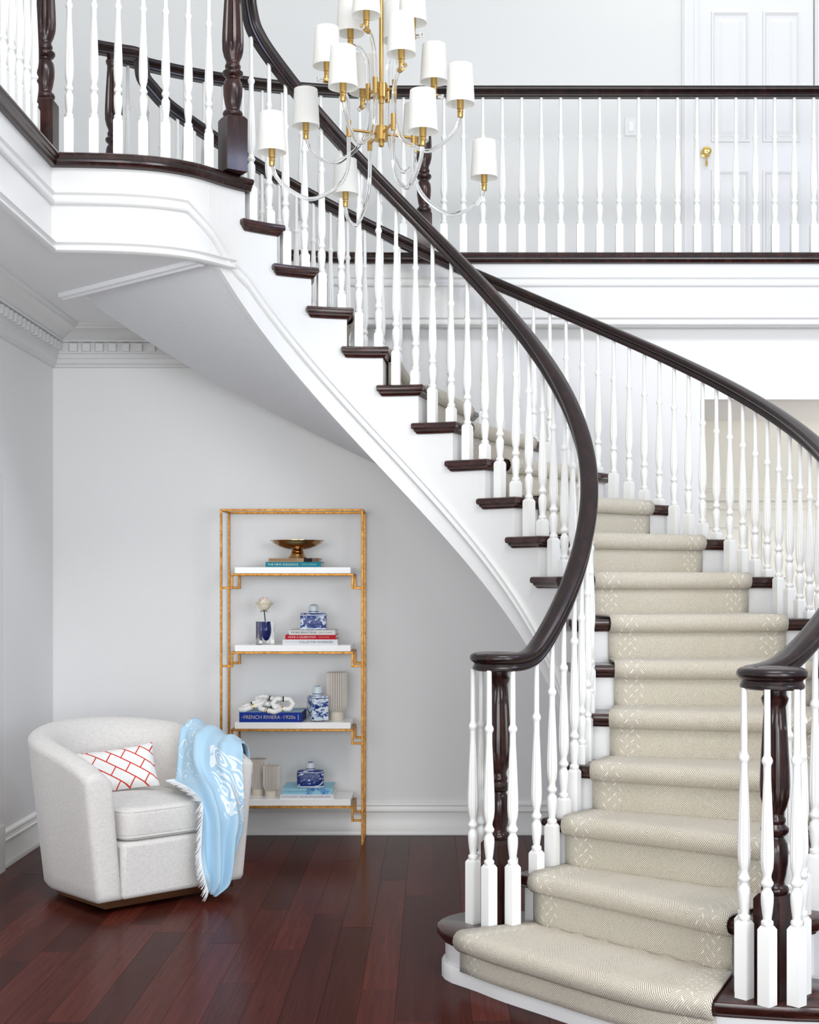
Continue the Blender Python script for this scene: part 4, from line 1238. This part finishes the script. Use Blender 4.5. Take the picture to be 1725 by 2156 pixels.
caddy('square blue and white porcelain caddy standing beside the tall ribbed vase', (669 - PPX) * 7.995 / F, 7.995, LEV[2] + .006, rect(.0475, .0475), .142, POR[1], .029, .056, radians(24))
for o in list(bpy.data.objects):
    pass
def ribbed():
    m = mat('ribbed_stoneware', (.7, .64, .56), .4); t = NT(m)
    tc = t.n('ShaderNodeTexCoord'); sp = t.n('ShaderNodeSeparateXYZ'); t.l(tc.outputs['Object'], sp.inputs[0])
    a_ = t.math('ARCTAN2', sp.outputs[1], sp.outputs[0]); s_ = t.math('MULTIPLY_ADD', t.math('COSINE', t.math('MULTIPLY', a_, 34.0)), .5, .5)
    c = t.ramp(s_, [(.10, (.15, .105, .085)), (.30, (.62, .56, .50)), (.7, (.82, .77, .71))])
    foot = t.math('LESS_THAN', sp.outputs[2], 0.0)
    t.col(t.mix(foot, c, (.66, .60, .50))); return m
RIB = ribbed()
GLZ = mat('cream_glaze', (.68, .62, .52), .35)
def ribvase(label, x, y, z, R, Hh, foot_h, foot_r):
    # origin at the top of the plain foot so that the ribs start at local z = 0
    t_ = thing('ribbed_vase', label, 'vase', (x, y, z + foot_h), 0)
    fl = lambda zz, a_: 1 + (.035 * cos(34 * a_) if zz > .004 else 0)
    h_ = Hh - foot_h; k = (R - foot_r)
    MB().lathe([(foot_r, 0), (foot_r + k * .35, .010), (foot_r + k * .75, .022), (R * .985, .036), (R, .05), (R, h_ * .5), (R, h_ - .004), (R * .985, h_), (R * .93, h_), (R * .92, h_ * .5), (R * .88, .05), (foot_r * .8, .01), (.001, .008)], 170, flute=lambda zz, a_: fl(zz, a_), cap=False).obj('ribbed_body', RIB, t_, 60)
    MB().lathe([(foot_r * .96, -foot_h), (foot_r, -foot_h + .004), (foot_r, 0.001)], 40).obj('foot', GLZ, t_, 40)
ribvase('tall ribbed stoneware vase at the right of the third shelf', (709 - PPX) * 8.07 / F, 8.07, LEV[2], .0590, .276, .046, .041)
# shelf four
ribvase('ribbed stoneware vase half hidden behind the armchair on the bottom shelf', (544.5 - PPX) * 8.09 / F, 8.09, LEV[3], .0480, .210, .036, .036)
ribvase('small ribbed stoneware vase on the bottom shelf, in front of its taller twin', (571 - PPX) * 8.01 / F, 8.01, LEV[3], .0465, .180, .036, .0335)
book('white hardcover book at the bottom of the lowest shelf stack', *bxp(590, 703), YB - .01, .27, LEV[3], .026, cov('white_matte_jacket', (.76, .77, .80), .4),
     [('SCOTT SHRADER', .010, .090, .010, (.25, .28, .35)), ('THE ART OF OUTDOOR LIVING', .112, .175, .0115, (.18, .2, .26))])
def iris(co_, w, dep, th):
    m = mat('blue_iris_jacket', (.3, .6, .8), .3); t = NT(m); tc = t.n('ShaderNodeTexCoord'); n_ = t.n('ShaderNodeTexNoise', in_Scale=16.0); n_.inputs['Distortion'].default_value = 1.5; t.l(tc.outputs['Object'], n_.inputs['Vector'])
    t.col(t.ramp(n_.outputs[0], [(.45, (.30, .58, .72)), (.56, (.10, .34, .62)), (.66, (.02, .09, .34))]))
    MB().box(-.01, w / 2 - .012, -dep / 2 - .0004, -dep / 2, .0, th).obj('jacket_photo', m, co_)
book('light blue floral hardcover book under the eight-sided caddy on the bottom shelf', *bxp(594.5, 700), YB - .004, .255, LEV[3] + .026, .034, cov('sky_blue_jacket', (.30, .58, .72), .3),
     [('A Year at Clove Brook Farm', .014, .165, .017, (.14, .28, .38))], extra=iris)
caddy('eight-sided blue and white porcelain caddy on the books of the bottom shelf', (654 - PPX) * 7.99 / F, 7.99, LEV[3] + .060, octg(.0755, .042, .022), .098, POR[2], .026, .047)
